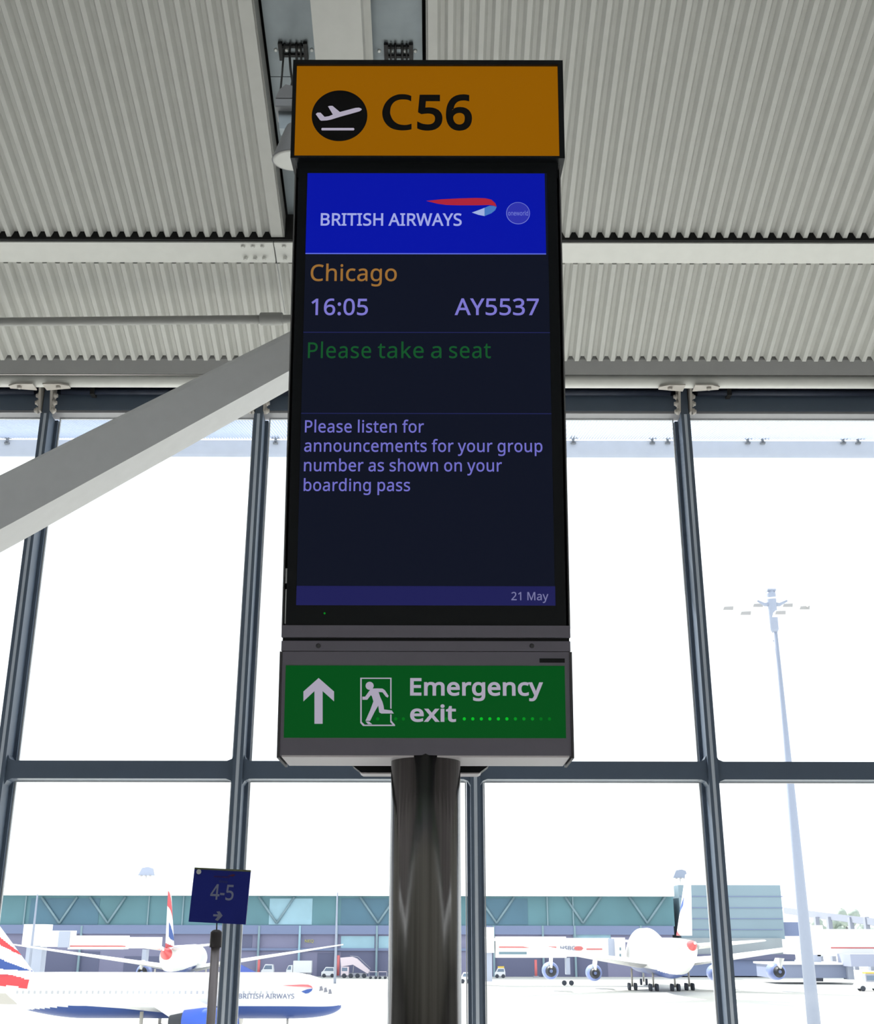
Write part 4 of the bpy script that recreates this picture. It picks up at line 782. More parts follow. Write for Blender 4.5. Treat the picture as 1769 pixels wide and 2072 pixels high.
# band under the screen, exit box
bd = MB()
sbox(bd, -.3255, .3255, uv(862, 1290)[1], -.0458, -.13, .004)
bd.build('upper_band', box_grey, gs)
y0, y1 = uv(862, 1297)[1], uv(862, 1290)[1]
sbox(MB(), -.3245, .3245, y0, y1, -.13, -.012).build('shadow_gap', bezel, gs)
lb = MB()
sbox(lb, -.3255, .3255, uv(862, 1317.5)[1], y0, -.13, 0)
lb = lb.build('lower_band', box_grey, gs)
for px in (644.5, 1076.5):
    MB().lathe([(-.001, .0052), (.002, .0052), (.003, .003)], spt(px, 1307), S_N, 14).build('screw', box_dark, lb)
vt = uv(862, 1318.8)[1]
vb = uv(862, 1528)[1]
eb = MB()
top_f = S_O + S_V * vt; bot_f = S_O + S_V * vb
def prof_prism(x0, x1, f, b, dz=0.0, dd=0.0):
    pts = [top_f + S_N * f, bot_f + S_N * f - Vector((0, 0, dz)), Vector((0, bot_f.y + .15 + dd, bot_f.z - dz)), top_f - S_N * b]
    return [Vector((x0, p.y, p.z)) for p in pts], Vector((x1 - x0, 0, 0))
eb.prism(*prof_prism(S_O.x - .3225, S_O.x + .3225, 0, .14))
eb = eb.build('exit_box', box_grey, gs)
for s in (-1, 1):
    x0 = S_O.x + s * .3227
    MB().prism(*prof_prism(x0, x0 + s * .0055, .003, .145, .006, .004)).build('side_cover', box_dark, eb)
MB().box((S_O.x - .318, bot_f.y + .004, bot_f.z - .004), (S_O.x + .318, bot_f.y + .145, bot_f.z - .0002)).build('underside_plate', under_white, eb)['label'] = 'pale underside'
sb = MB()
sbox(sb, uv(1092, 1336)[0], uv(1143, 1336)[0], uv(862, 1340.5)[1], uv(862, 1332)[1], -.004, .0012)
sb.build('vent_slot', bezel, eb)
ep0, ep1 = -.3140, .3112
sbox(MB(), ep0, ep1, -.2950, -.1358, 0, .0015).build('exit_panel', exit_green, eb)['label'] = 'green backlit exit panel'
Z6 = lambda pts: [(520 + x / 2.601, 1200 + y / 2.601) for x, y in pts]
R4 = lambda pts: [(580 + x / 3.05, 1330 + y / 3.05) for x, y in pts]
flat([Z6([(325, 447), (406, 518), (406, 570), (346, 516), (346, 688), (303, 688), (303, 516), (245, 570), (245, 518)])], .0015, .0006).build('arrow', exit_white, eb)['label'] = 'white up arrow'
head = [(513 + 25 * math.cos(2 * math.pi * k / 28), 176 + 25 * math.sin(2 * math.pi * k / 28)) for k in range(28)]
man = [(468, 243), (485, 243), (500, 222), (514, 203), (532, 193), (560, 192), (592, 193), (607, 203), (630, 238), (625, 249), (613, 243), (592, 216), (568, 214), (578, 244), (592, 275), (599, 300), (602, 322), (650, 328), (662, 347), (585, 347), (572, 340), (566, 298), (545, 334), (516, 392), (487, 392), (518, 322), (536, 272), (527, 240), (520, 234), (498, 262), (468, 262)]
frame = [[(455, 126), (648, 126), (648, 133), (455, 133)], [(455, 133), (464, 133), (464, 398), (482, 416), (482, 424), (472, 424), (455, 405)], [(640, 133), (648, 133), (648, 318), (640, 316)],
         [(640, 352), (648, 352), (648, 392), (670, 417), (670, 424), (482, 424), (482, 416), (655, 416), (640, 400)], [(488, 396), (508, 396), (529, 413), (503, 413)]]
flat([R4(head), R4(man)] + [R4(q) for q in frame], .0015, .0006).build('running_figure', exit_white, eb)['label'] = 'white running figure in a doorway'
words('Emergency', 830, 1099, 1407.5, 1372, .0015, 22, track=10).build('exit_text', exit_white, eb)
words('exit', 830, 923, 1460.5, 1426, .0015, 22, track=10).build('exit_text', exit_white, eb)
leds = [(764.5, led_c), (801, led_c), (816.5, led_c), (903, led_c)] + [(939.7 + 17.25 * i, led_a if i < 6 else (led_b if i < 9 else led_c)) for i in range(11)]
for px, m in leds:
    MB().lathe([(0, .0036), (.0006, .0036)], spt(px, 1454.6, .0015), S_N, 14).build('led', m, eb)
# cable tray flange behind the post
yb = bot_f.y + .20
zb_ = bot_f.z
tr0, tr1 = at_y(713, 1550, yb).x, at_y(989, 1550, yb).x
zt0, zt1 = at_y(850, 1549, yb).z, at_y(850, 1566, yb).z
tray = MB().prism([(tr0, yb, zt0), (tr1, yb, zt0), (tr1 - .022, yb, zt1 + .003), (tr0 + .022, yb, zt1 + .003)], Vector((0, .05, 0)), 0)
tray.prism([(tr0 + .018, yb, zt1 + .0035), (tr1 - .018, yb, zt1 + .0035), (tr1 - .024, yb, zt1), (tr0 + .024, yb, zt1)], Vector((0, .05, 0)), 1)
tray.box((tr0, bot_f.y + .14, zt0), (tr1, yb + .05, zt0 + .03), 0)
tray.build('cable_tray', [bezel, under_white], gs)

# ------------------------------------------------------------------ queue sign on a pole
q_blue = mat('queue_sign_blue', (0.018, 0.030, 0.30), 0.5, spec=0.3)
q_edge = mat('queue_sign_edge', (0.16, 0.18, 0.10), 0.5)
q_text = mat('queue_sign_print', (0.27, 0.29, 0.44), 0.6)
q_red = mat('queue_sign_red', (0.10, 0.02, 0.07), 0.6)
pole_m = mat('stanchion_metal', (0.40, 0.36, 0.385), 0.4, 0.25)
dark_cap = mat('stanchion_cap', (0.06, 0.05, 0.055), 0.4)
QY = 5.6
c_tl, c_tr, c_br, c_bl = at_y(391, 1758.5, QY), at_y(506.5, 1764.5, QY), at_y(497.5, 1870.5, QY), at_y(384, 1865.5, QY)
QX = ((c_tr - c_tl) + (c_br - c_bl)).normalized()
QV = Vector((-QX.z, 0, QX.x)); QN = Vector((0, -1, 0))
qw = ((c_tr - c_tl).length + (c_br - c_bl).length) / 2; qh = ((c_tl - c_bl).length + (c_tr - c_br).length) / 2
qc = (c_tl + c_tr + c_br + c_bl) / 4
qo = qc - QX * qw / 2 - QV * qh / 2
base = at_y(425, 2072, QY)
pole_top = at_y(437.5, 1881, QY)
qs = thing('queue_sign', 'small blue sign reading 4-5 with an arrow, on a slim pole', 'sign', (pole_top.x, QY, 0))
pn = MB().frame_box(qo, QX, QV, QN, (0, 0, -.012), (qw, qh, 0)).build('sign_panel', q_blue, qs)
MB().frame_box(qo, QX, QV, QN, (0, qh, -.014), (qw, qh + .008, .001)).build('top_edge', q_edge, pn)
def qtext(s, x0, x1, y0, y1, m, bold, nm):
    letters(s, qo + QX * (x0 * qw) + QV * (y0 * qh) + QN * .0002, QX, QV, QN, (x1 - x0) * qw, (y1 - y0) * qh, bold, .0006).build(nm, m, pn)
qtext('4-5', .33, .74, .44, .735, q_text, 10, 'lane_number')
qtext('BRITISH AIRWAYS', .36, .64, .865, .893, q_red, 6, 'small_lettering')
qtext('Group', .46, .61, .77, .815, mat('queue_sign_faint', (.06, .07, .2), .6), 6, 'small_lettering')
def qpoly(polys, m, nm):
    mb = MB()
    for pl_ in polys: mb.prism([qo + QX * (x * qw) + QV * (y * qh) + QN * .0002 for x, y in pl_], QN * .0006)
    mb.build(nm, m, pn)
qpoly([[(.42, .125), (.50, .125), (.46, .06), (.51, .04), (.585, .145), (.525, .225), (.47, .215), (.505, .165), (.42, .165)]], q_text, 'arrow')
qpoly([[(.60, .905), (.70, .945), (.74, .925), (.70, .895)]], q_red, 'ribbon_mark')
MB().lathe([(0, .011), (.004, .011)], qo + QX * (.085 * qw) + QV * (.955 * qh), QN, 16).build('corner_sticker', mat('white_sticker', (.8, .8, .8), .5), pn)
px_, py_ = pole_top.x, QY + .012
zc0, zc1 = at_y(436, 1917, QY).z, pole_top.z
MB().tube([(px_, py_, .03), (px_, py_, zc0 + .02)], .0205, 20).build('pole', pole_m, qs)
MB().lathe([(0, .027), (zc1 - zc0 - .012, .027), (zc1 - zc0 - .004, .02), (zc1 - zc0, .012)], (px_, py_, zc0), (0, 0, 1), 24).build('belt_head', dark_cap, qs)
MB().tube([(px_, py_, zc1 - .004), (px_, py_ - .006, qc.z - qh / 2 + .01)], .003, 8).build('holder_stem', dark_cap, qs)
MB().lathe([(0, .16), (.012, .16), (.03, .10), (.035, .025)], (px_, py_, 0), (0, 0, 1), 36).build('foot', dark_cap, qs)

# ------------------------------------------------------------------ outside, dark tones paled to imitate veiling haze: apron, terminal, aircraft
GZ = -7.4                                              # apron level below the hall floor
K = 0.78
apron_m = mat('apron_concrete', (0.60, 0.60, 0.57), 0.8, 0, .05, .05)
air_white = mat('aircraft_white', (0.84, 0.84, 0.83), 0.35)
air_blue = mat('aircraft_belly_blue', rgb(62, 92, 165, .80), 0.4)
air_red = mat('aircraft_tail_red', rgb(228, 72, 78, .85), 0.4)
air_navy = mat('aircraft_tail_blue', rgb(60, 95, 175, .80), 0.4)
air_grey = mat('aircraft_grey', rgb(205, 200, 192, .80), 0.45)
eng_blue = mat('engine_blue', rgb(58, 105, 225, .80), 0.35)
eng_washed = mat('engine_blue_washed_out', rgb(150, 168, 230, .8), 0.35)  # engine blue paled to stand in for overexposure on the far nacelles
eng_dark = mat('engine_dark', rgb(58, 62, 72, .8), 0.5)
tyre = mat('tyre_rubber', rgb(70, 76, 90, .7), 0.7)
win_dark = mat('cabin_window', rgb(205, 206, 212, .8), 0.3)
cockpit_m = mat('cockpit_window_glass', rgb(140, 140, 152, .8), .4)
text_blue = mat('fuselage_text', rgb(130, 136, 168, .75), 0.5)
rib_r = mat('fuselage_red', rgb(235, 120, 125, .85), 0.5)
struct(MB().box((-900, 15.7, GZ - .5), (900, 1500, GZ)).build('apron', apron_m))

def naca(c, t, n=9):
    """closed airfoil loop in (chordwise, thickness)"""
    pts = []
    for i in range(n + 1):
        x = (1 - math.cos(math.pi * i / n)) / 2
        pts.append((x, 5 * t * (.2969 * math.sqrt(x) - .126 * x - .3516 * x * x + .2843 * x ** 3 - .1036 * x ** 4)))
    loop = [(x * c, y * c) for x, y in reversed(pts)] + [(x * c, -y * c) for x, y in pts[1:-1]]
    return loop
def surface(secs, horizontal=True, t=.11):
    """wing-like loft; secs: (leading-edge x, span position, height, chord)"""
    rings = []
    for le, s_, z, c in secs:
        rings.append([Vector((le - x, s_, z + y)) if horizontal else Vector((le - x, s_ + y, z)) for x, y in naca(c, t)])
    return rings
def airliner(name, label, loc, rz, L, R, zc, fin, wing, stab, engines, gears, belly=0.0, hump=None, livery=None, windows=True, flag=1, group='airliners on the apron'):
    """nose at x=0 pointing +X, tail at -L; fin/wing/stab as section lists"""
    t = thing(name, label, 'aeroplane', loc, rz, group)
    nst, seg = 220, 72
    rings = []
    for i in range(nst + 1):
        s = i / nst
        x = L * s
        nose = min(1, x / (R * 2.6)); tail = max(0, (x - L * .64) / (L * .36))
        r = R * math.sqrt(max(0, 1 - (1 - nose) ** 2.1)) * (1 - .93 * tail ** 1.7)
        r = max(r, .06)
        z = zc - R * .28 * (1 - nose) ** 2 + R * .78 * tail ** 1.6
        ring = []
        for k in range(seg):
            a = 2 * math.pi * k / seg
            y_, z_ = r * math.cos(a), r * math.sin(a)
            if hump and z_ > 0:
                g = max(0, min(1, (x - 1.5) / 5)) * max(0, min(1, (hump[0] - x) / hump[2]))
                g = g * g * (3 - 2 * g)
                z_ *= 1 + hump[1] * g
                y_ *= 1 - .10 * g * abs(math.sin(a))
            ring.append(Vector((-x, y_, z + z_)))
        rings.append(ring)
    def mf(c):
        x = -c.x
        tail = max(0, (x - L * .64) / (L * .36))
        zb = zc - R * .42 + belly + .55 * R * max(0, 1 - x / (R * 1.6)) * 0 - R * .35 * tail ** 1.2 * 2
        if livery and livery(c): return livery(c)
        if c.z < zb and x < L * .86 and x > .15: return 1
        return 0
    fus = MB().loft(rings, 0, True, True, mf).build('fuselage', [air_white, air_blue, air_red, air_navy], t, True)
    if windows:
        for s_ in (-1, 1):
            mb = MB(); x = R * 3.2
            while x < L * .80:
                a = .16
                yy = s_ * (R * math.cos(a) + .012); zz = zc + R * math.sin(a)
                mb.frame_box(Vector((-x, yy, zz)), Vector((1, 0, 0)), Vector((0, s_, 0)), Vector((0, 0, 1)), (-.085, -.03, -.13), (.085, .004, .13))
                x += .53
            mb.build('window_row', win_dark, fus, True)
    mb = MB()
    for s_ in (-1, 1):
        for q in range(3):
            x0 = R * (.62 + .20 * q)
            a = math.radians(62 - 17 * q)
            rr = R * math.sqrt(max(0, 1 - (1 - min(1, (x0 / (R * 2.6)))) ** 2.1))
            c = Vector((-x0, s_ * rr * math.cos(math.radians(32)), zc - R * .28 * (1 - x0 / (R * 2.6)) ** 2 + rr * math.sin(math.radians(32))))
            o = Vector((.0, s_ * .85, .53)).normalized()
            X = Vector((.9, -s_ * .4, .1)); X = (X - o * X.dot(o)).normalized()
            mb.frame_box(c, X, o.cross(X), o, (-.22, -.2, -.19), (.18, .2, .03))
    mb.build('cockpit_window', cockpit_m, fus, True)
    # fin: fine grid so the flag pattern can follow it
    rings = []
    n = 64
    for i in range(n + 1):
        h = i / n
        (le0, z0, c0), (le1, z1, c1) = fin[0], fin[1]
        rings.append([Vector((le0 + (le1 - le0) * h - x, y, z0 + (z1 - z0) * h)) for x, y in naca(c0 + (c1 - c0) * h, .10, 40)])
    MB().loft(rings, 0, True, True, livery_fin(fin, flag)).build('tail_fin', [air_white, air_blue, air_red, air_navy], t, True)
    for s_ in (-1, 1):
        MB().loft(surface([(a, s_ * b, c, d) for a, b, c, d in wing]), 0).build('wing', air_white, t, True)
        MB().loft(surface([(a, s_ * b, c, d) for a, b, c, d in stab]), 0).build('tailplane', air_white, t, True)
        for ex, ey, ez, er, el in engines:
            def emf(c, ex=ex, el=el):
                d = ex - c.x
                return 1 if d > el * .80 else (2 if d < el * .16 else 0)
            prof = [(.25 * er, er * .55), (.05 * er, er * .84), (0, er * .93), (.12 * er, er), (el * .35, er * 1.04), (el * .72, er * .86), (el * .74, er * .68), (el * .98, er * .50), (el, er * .42), (el * .9, er * .2)]
            e = MB().lathe(prof, (ex, s_ * ey, ez), (-1, 0, 0), 28, 0, emf).build('engine', [eng_blue if R < 2.2 else eng_washed, eng_dark, air_grey], t, True)
            MB().prism([(ex - el * .12, s_ * ey - .18, ez + er * .85), (ex - el * 1.0, s_ * ey - .18, ez + er * .35), (ex - el * 1.5, s_ * ey - .18, ez + er * 1.55), (ex - el * .5, s_ * ey - .18, ez + er * 1.55)], Vector((0, .36, 0))).build('pylon', air_white, e, True)
    for gx, gy, n_w, wr in gears:
        g = MB().tube([(gx, gy, wr), (gx, gy, zc - R * .6)], wr * .28, 10).build('landing_gear', air_grey, t, True)
        for a in range(n_w):
            for s_ in (-1, 1):
                xx = gx + (a - (n_w - 1) / 2) * wr * 2.3
                MB().lathe([(-wr * .35, wr * .7), (-wr * .30, wr * .97), (0, wr), (wr * .30, wr * .97), (wr * .35, wr * .7)], (xx, gy + s_ * wr * .9, wr), (0, 1, 0), 18).build('wheel', tyre, g, True)
    return t, fus
def livery_fin(fin, flag):
    (le0, z0, c0), (le1, z1, c1) = fin
    def mf(p):
        h = (p.z - z0) / (z1 - z0)
        le = le0 + (le1 - le0) * h; c = c0 + (c1 - c0) * h
        s = (le - p.x) / max(c, .1)                   # 0 at the leading edge
        w = .10 * math.sin(s * 3.1 + .3)
        if not flag:
            if abs(h - .36 - .5 * s) < .06 + .05 * s and s < .42: return 3
            return 2 if h < .12 - .25 * s else 0
        top = .38 + .42 * s + w
        if top - .02 < h + .02 < top + .06 + .20 * min(1, s * 3) : return 2
        mid = .08 + .30 * s
        if abs(h - mid - .02) < .13 * min(1, s * 1.7) and s < .75: return 3
        if h < -.02 + .10 * s: return 2
        return 0
    return mf

# near short-haul jet, side on, nose to the right
n0 = at_y(695, 2026, 117)
def liv_a(c):
    x = -c.x
    up = 3.9 + 1.1 + .45 * math.sin((x - 29) * .6)
    if 28.9 < x < 36.5 and up - .55 - .10 * (x - 29) < c.z < up + .18: return 2
    return 0
jet, fus = airliner('airliner', 'white narrow airliner side-on nearest the windows, blue belly and airline name, nose behind the post',
    (n0.x, 117, GZ), 0.0, 37.6, 1.98, 3.85,
    [(-28.6, 5.4, 6.6), (-33.2, 10.45, 2.4)],
    [(-12.2, 1.6, 2.75, 7.0), (-16.4, 6.2, 3.2, 3.9), (-24.6, 16.8, 4.25, 1.5)],
    [(-32.2, .8, 5.2, 4.0), (-35.4, 6.2, 5.75, 1.5)],
    [(-10.2, 5.75, 1.95, 1.13, 4.6)],
    [(-5.1, 0, 1, .38), (-17.7, 3.8, 1, .58), (-17.7, -3.8, 1, .58)], 0.0, None, liv_a)
jl = jet.location
def side_words(s, px0, px1, pyb, pyt, m, bold, serif, nm):
    a, b = at_y(px0, pyb, 115.0), at_y(px1, pyb, 115.0)
    h = (at_y(px0, pyt, 115.0) - a).length
    mb = letters(s, a, Vector((1, 0, 0)), Vector((0, 0, 1)), Vector((0, -1, 0)), (b - a).length, h, bold, .02, serif, 8)
    wrap(mb).build(nm, m, fus)
def wrap(mb):
    for v in mb.v:
        dz = max(-1.9, min(1.9, v.z - (GZ + 3.85)))
        v.y = 117 - math.sqrt(1.98 ** 2 - dz * dz) - .045 - (115.0 - v.y) * .5
    return mb
side_words('BRITISH AIRWAYS', 483, 595.5, 2020.5, 2010.5, text_blue, 9, True, 'airline_lettering')
side_words('GEUUU', 101, 127, 2026, 2022, text_blue, 0, False, 'registration') if False else None
def zq(pts): return [(460 + x / 3.276, 1740 + y / 3.276) for x, y in pts]
def side_poly(pts, m, nm, d=.02):
    P = [at_y(x, y, 115.0) for x, y in zq(pts)]
    wrap(MB().prism(P, Vector((0, -.04, 0)))).build(nm, m, fus)
side_poly([(355, 832), (430, 829), (490, 826), (535, 827), (558, 836), (567, 852), (550, 846), (520, 841), (440, 838)], rib_r, 'ribbon_mark')
side_poly([(490, 872), (530, 858), (566, 852), (560, 868), (540, 882), (520, 886)], air_navy, 'ribbon_mark')
# tip fences
for s_ in (-1, 1):
    MB().prism([(-24.6, s_ * 16.8, 3.9), (-26.2, s_ * 16.8, 3.9), (-26.5, s_ * 16.8, 4.7), (-25.6, s_ * 16.8, 4.7)], Vector((0, .08 * s_, 0))).build('wing_fence', air_grey, jet, True)

# wide twin seen from behind, left of the queue sign
tl = at_y(334, 1945, 205)
YAW2 = math.radians(5)
airliner('airliner', 'white twin airliner seen from behind, red and blue striped fin left of the queue sign',
    (tl.x - 54.9 * math.sin(YAW2), 205 + 54.9 * math.cos(YAW2) - 2, GZ), math.radians(90) + YAW2, 54.9, 2.55, 4.9,
    [(-42.6, 7.2, 10.0), (-51.0, 16.0, 3.6)],
    [(-17.5, 2.2, 3.3, 11.0), (-22.5, 8.5, 4.4, 6.4), (-33.5, 29.5, 7.6, 1.8)],
    [(-46.5, 1.0, 7.0, 6.0), (-51.5, 9.2, 7.9, 2.0)],
    [(-17.0, 8.0, 2.6, 1.35, 5.2)],
    [(-6.0, 0, 1, .5), (-28.5, 4.6, 2, .58), (-28.5, -4.6, 2, .58)], 0, None, lambda c: 2 if c.x < -50.6 and c.z < 8.2 else 0, False)

# four-engined jumbo seen from behind on the right
airliner('airliner', 'white four-engined jumbo jet seen from behind, parked at the right jet bridge',
    (41.6, 258, GZ), math.radians(90 - 2.0), 70.0, 3.25, 5.6,
    [(-54.5, 9.2, 13.4), (-66.0, 18.2, 4.6)],
    [(-22.0, 3.0, 4.4, 15.5), (-31.0, 11.5, 5.5, 9.4), (-48.5, 31.8, 8.8, 3.4)],
    [(-58.5, 1.5, 7.6, 8.6), (-66.5, 11.0, 8.5, 2.4)],
    [(-22.5, 11.3, 2.7, 1.45, 5.4), (-33.0, 20.0, 3.3, 1.45, 5.4)],
    [(-8.0, 0, 1, .6), (-32.0, 5.2, 2, .62), (-32.0, -5.0, 2, .62), (-35.6, 1.9, 2, .62), (-35.6, -1.9, 2, .62)], -.5, (29.0, .55, 12.0), lambda c: 2 if (c.x < -67.0 - .6 * math.sin(c.z * 2)) else 0, False, 0)

# terminal across the apron, haze put into its lifted wall and glass colours
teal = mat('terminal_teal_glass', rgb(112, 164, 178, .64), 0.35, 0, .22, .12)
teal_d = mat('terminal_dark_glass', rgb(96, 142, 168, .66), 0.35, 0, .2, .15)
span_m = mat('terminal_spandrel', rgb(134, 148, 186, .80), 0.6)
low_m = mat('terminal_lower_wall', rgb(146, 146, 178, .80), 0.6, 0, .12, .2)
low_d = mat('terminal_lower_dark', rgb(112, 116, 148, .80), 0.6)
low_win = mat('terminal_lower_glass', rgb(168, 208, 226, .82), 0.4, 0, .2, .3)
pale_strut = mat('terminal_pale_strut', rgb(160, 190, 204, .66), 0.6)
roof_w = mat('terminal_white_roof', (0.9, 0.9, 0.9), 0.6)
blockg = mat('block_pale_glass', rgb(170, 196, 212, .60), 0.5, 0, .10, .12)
TD = 300
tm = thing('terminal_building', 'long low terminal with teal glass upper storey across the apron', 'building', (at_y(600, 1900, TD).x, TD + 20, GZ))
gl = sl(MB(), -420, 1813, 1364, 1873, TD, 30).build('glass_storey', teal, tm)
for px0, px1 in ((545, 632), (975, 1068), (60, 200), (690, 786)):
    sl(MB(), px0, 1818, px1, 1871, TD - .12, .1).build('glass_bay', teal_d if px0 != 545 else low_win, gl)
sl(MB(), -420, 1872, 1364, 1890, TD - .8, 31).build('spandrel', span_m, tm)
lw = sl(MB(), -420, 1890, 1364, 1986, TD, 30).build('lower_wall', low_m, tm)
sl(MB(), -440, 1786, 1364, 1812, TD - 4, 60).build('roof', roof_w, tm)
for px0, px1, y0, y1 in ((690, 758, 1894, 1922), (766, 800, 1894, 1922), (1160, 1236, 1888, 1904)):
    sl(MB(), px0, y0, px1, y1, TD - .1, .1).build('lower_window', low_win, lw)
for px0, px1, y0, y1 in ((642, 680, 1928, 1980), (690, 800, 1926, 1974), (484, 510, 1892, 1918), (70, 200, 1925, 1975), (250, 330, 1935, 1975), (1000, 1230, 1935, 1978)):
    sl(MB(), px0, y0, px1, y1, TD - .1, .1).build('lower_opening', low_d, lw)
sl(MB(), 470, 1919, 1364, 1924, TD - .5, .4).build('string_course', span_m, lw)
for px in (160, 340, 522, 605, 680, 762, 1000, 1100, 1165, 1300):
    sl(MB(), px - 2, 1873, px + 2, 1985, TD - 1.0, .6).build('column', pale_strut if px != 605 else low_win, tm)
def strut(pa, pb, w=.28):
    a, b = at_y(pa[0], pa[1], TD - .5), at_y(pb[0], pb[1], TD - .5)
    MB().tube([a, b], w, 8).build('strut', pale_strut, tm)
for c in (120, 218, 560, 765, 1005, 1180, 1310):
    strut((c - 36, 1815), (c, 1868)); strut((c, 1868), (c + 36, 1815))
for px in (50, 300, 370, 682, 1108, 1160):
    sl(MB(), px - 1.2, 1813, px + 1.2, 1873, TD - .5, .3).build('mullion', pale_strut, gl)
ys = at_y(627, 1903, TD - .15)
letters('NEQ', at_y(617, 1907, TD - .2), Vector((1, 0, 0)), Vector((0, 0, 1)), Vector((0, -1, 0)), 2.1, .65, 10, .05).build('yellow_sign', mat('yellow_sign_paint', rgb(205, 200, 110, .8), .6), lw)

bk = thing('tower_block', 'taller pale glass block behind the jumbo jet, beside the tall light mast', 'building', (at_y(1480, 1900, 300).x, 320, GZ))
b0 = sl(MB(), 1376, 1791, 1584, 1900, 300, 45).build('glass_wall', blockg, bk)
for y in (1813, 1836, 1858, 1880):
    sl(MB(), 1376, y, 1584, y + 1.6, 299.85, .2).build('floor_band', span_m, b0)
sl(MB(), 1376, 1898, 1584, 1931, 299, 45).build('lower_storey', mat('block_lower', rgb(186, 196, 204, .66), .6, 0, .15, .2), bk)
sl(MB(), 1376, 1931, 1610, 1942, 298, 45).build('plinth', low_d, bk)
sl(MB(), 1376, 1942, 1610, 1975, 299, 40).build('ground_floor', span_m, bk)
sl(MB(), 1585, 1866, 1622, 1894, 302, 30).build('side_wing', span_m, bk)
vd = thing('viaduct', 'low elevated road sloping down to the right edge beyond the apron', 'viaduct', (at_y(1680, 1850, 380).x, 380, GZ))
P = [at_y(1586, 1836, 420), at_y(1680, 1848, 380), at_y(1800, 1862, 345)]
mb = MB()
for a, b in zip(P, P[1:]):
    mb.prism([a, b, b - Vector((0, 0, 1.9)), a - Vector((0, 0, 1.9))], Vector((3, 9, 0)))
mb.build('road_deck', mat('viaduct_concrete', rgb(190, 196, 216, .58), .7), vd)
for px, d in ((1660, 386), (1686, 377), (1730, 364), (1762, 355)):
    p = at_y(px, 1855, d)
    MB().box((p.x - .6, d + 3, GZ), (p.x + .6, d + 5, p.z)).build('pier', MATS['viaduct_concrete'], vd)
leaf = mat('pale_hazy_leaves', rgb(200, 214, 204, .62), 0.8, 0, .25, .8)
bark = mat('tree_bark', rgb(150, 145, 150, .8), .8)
import random
random.seed(4)
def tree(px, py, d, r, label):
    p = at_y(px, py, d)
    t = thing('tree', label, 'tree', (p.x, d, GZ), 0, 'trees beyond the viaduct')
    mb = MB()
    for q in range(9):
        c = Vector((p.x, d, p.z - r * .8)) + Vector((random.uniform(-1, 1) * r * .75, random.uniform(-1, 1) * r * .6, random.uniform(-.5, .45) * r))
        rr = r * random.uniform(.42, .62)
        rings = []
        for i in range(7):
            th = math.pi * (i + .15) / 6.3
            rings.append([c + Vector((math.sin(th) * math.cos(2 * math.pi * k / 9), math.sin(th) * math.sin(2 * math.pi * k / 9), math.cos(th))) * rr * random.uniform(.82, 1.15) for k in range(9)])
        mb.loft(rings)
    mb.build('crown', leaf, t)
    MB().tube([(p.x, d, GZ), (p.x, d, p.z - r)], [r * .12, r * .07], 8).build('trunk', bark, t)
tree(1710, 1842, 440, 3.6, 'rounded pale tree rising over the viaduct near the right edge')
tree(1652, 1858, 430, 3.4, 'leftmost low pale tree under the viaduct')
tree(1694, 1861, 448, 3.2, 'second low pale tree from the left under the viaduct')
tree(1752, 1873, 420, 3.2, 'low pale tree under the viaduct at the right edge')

# jet bridges
jb_white = mat('jet_bridge_white', (0.84, 0.84, 0.84), 0.5)
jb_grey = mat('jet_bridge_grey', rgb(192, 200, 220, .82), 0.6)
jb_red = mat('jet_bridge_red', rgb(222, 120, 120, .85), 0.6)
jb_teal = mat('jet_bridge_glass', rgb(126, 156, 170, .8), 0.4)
def bridge(label, d, x0, x1, y0, y1, rot, cab, stripe, leg_px):
    r0 = at_y((x0 + x1) / 2, (y0 + y1) / 2, d)
    t = thing('jet_bridge', label, 'jet bridge', (r0.x, d + 2, GZ), 0, 'jet bridges along the terminal')
    xm = x0 + (x1 - x0) * .62
    a = sl(MB(), x0, y0, xm, y1, d, 4.2).build('tunnel', jb_white, t)
    b = sl(MB(), xm, y0 + 3, x1, y1 - 2, d + .3, 3.6).build('tunnel', jb_white, t)
    for s0, s1, sy in stripe:
        sl(MB(), s0, sy - 1.3, s1, sy + 1.3, d - .06, .06).build('red_stripe', jb_red, a)
    sl(MB(), rot[0], rot[1], rot[2], rot[3], d - .8, 6).build('rotunda', jb_white, t)
    sl(MB(), rot[0] + 4, rot[3], rot[2] - 4, 1986, d, 3).build('column', jb_grey, t)
    if cab:
        sl(MB(), cab[0], y0 + 4, cab[1], y1 - 1, d + .1, 4).build('bellows', jb_grey, t)
        c = sl(MB(), cab[1], y0 + 2, cab[2], y1 + 1, d - .6, 5).build('cab', jb_white, t)
        for yy in (1917, 1930):
            sl(MB(), cab[1] + 9, yy, cab[1] + 12, yy + 6, d - .66, .06).build('cab_lamp', jb_teal, c)
    for px in leg_px:
        g = sl(MB(), px - 4, y1, px + 4, 1972, d + .5, 2.5).build('drive_leg', jb_grey, t)
        q = at_y(px, 1976, d)
        for dx in (-.5, .5):
            MB().lathe([(-.25, .3), (-.2, .48), (.2, .48), (.25, .3)], (q.x + dx * 1.4, d + 1, GZ + .48), (0, 1, 0), 16).build('wheel', tyre, g)
    return t, a
t, a = bridge('white jet bridge with red stripe and lettering leading to the jumbo jet', 246, 1003, 1234, 1895, 1938, (972, 1876, 1000, 1928), (1232, 1245, 1266), [(1010, 1126, 1916.5), (1187, 1219, 1920.5)], (1150,))
sl(MB(), 1010, 1926, 1066, 1931, 245.93, .06).build('side_glazing', jb_teal, a)
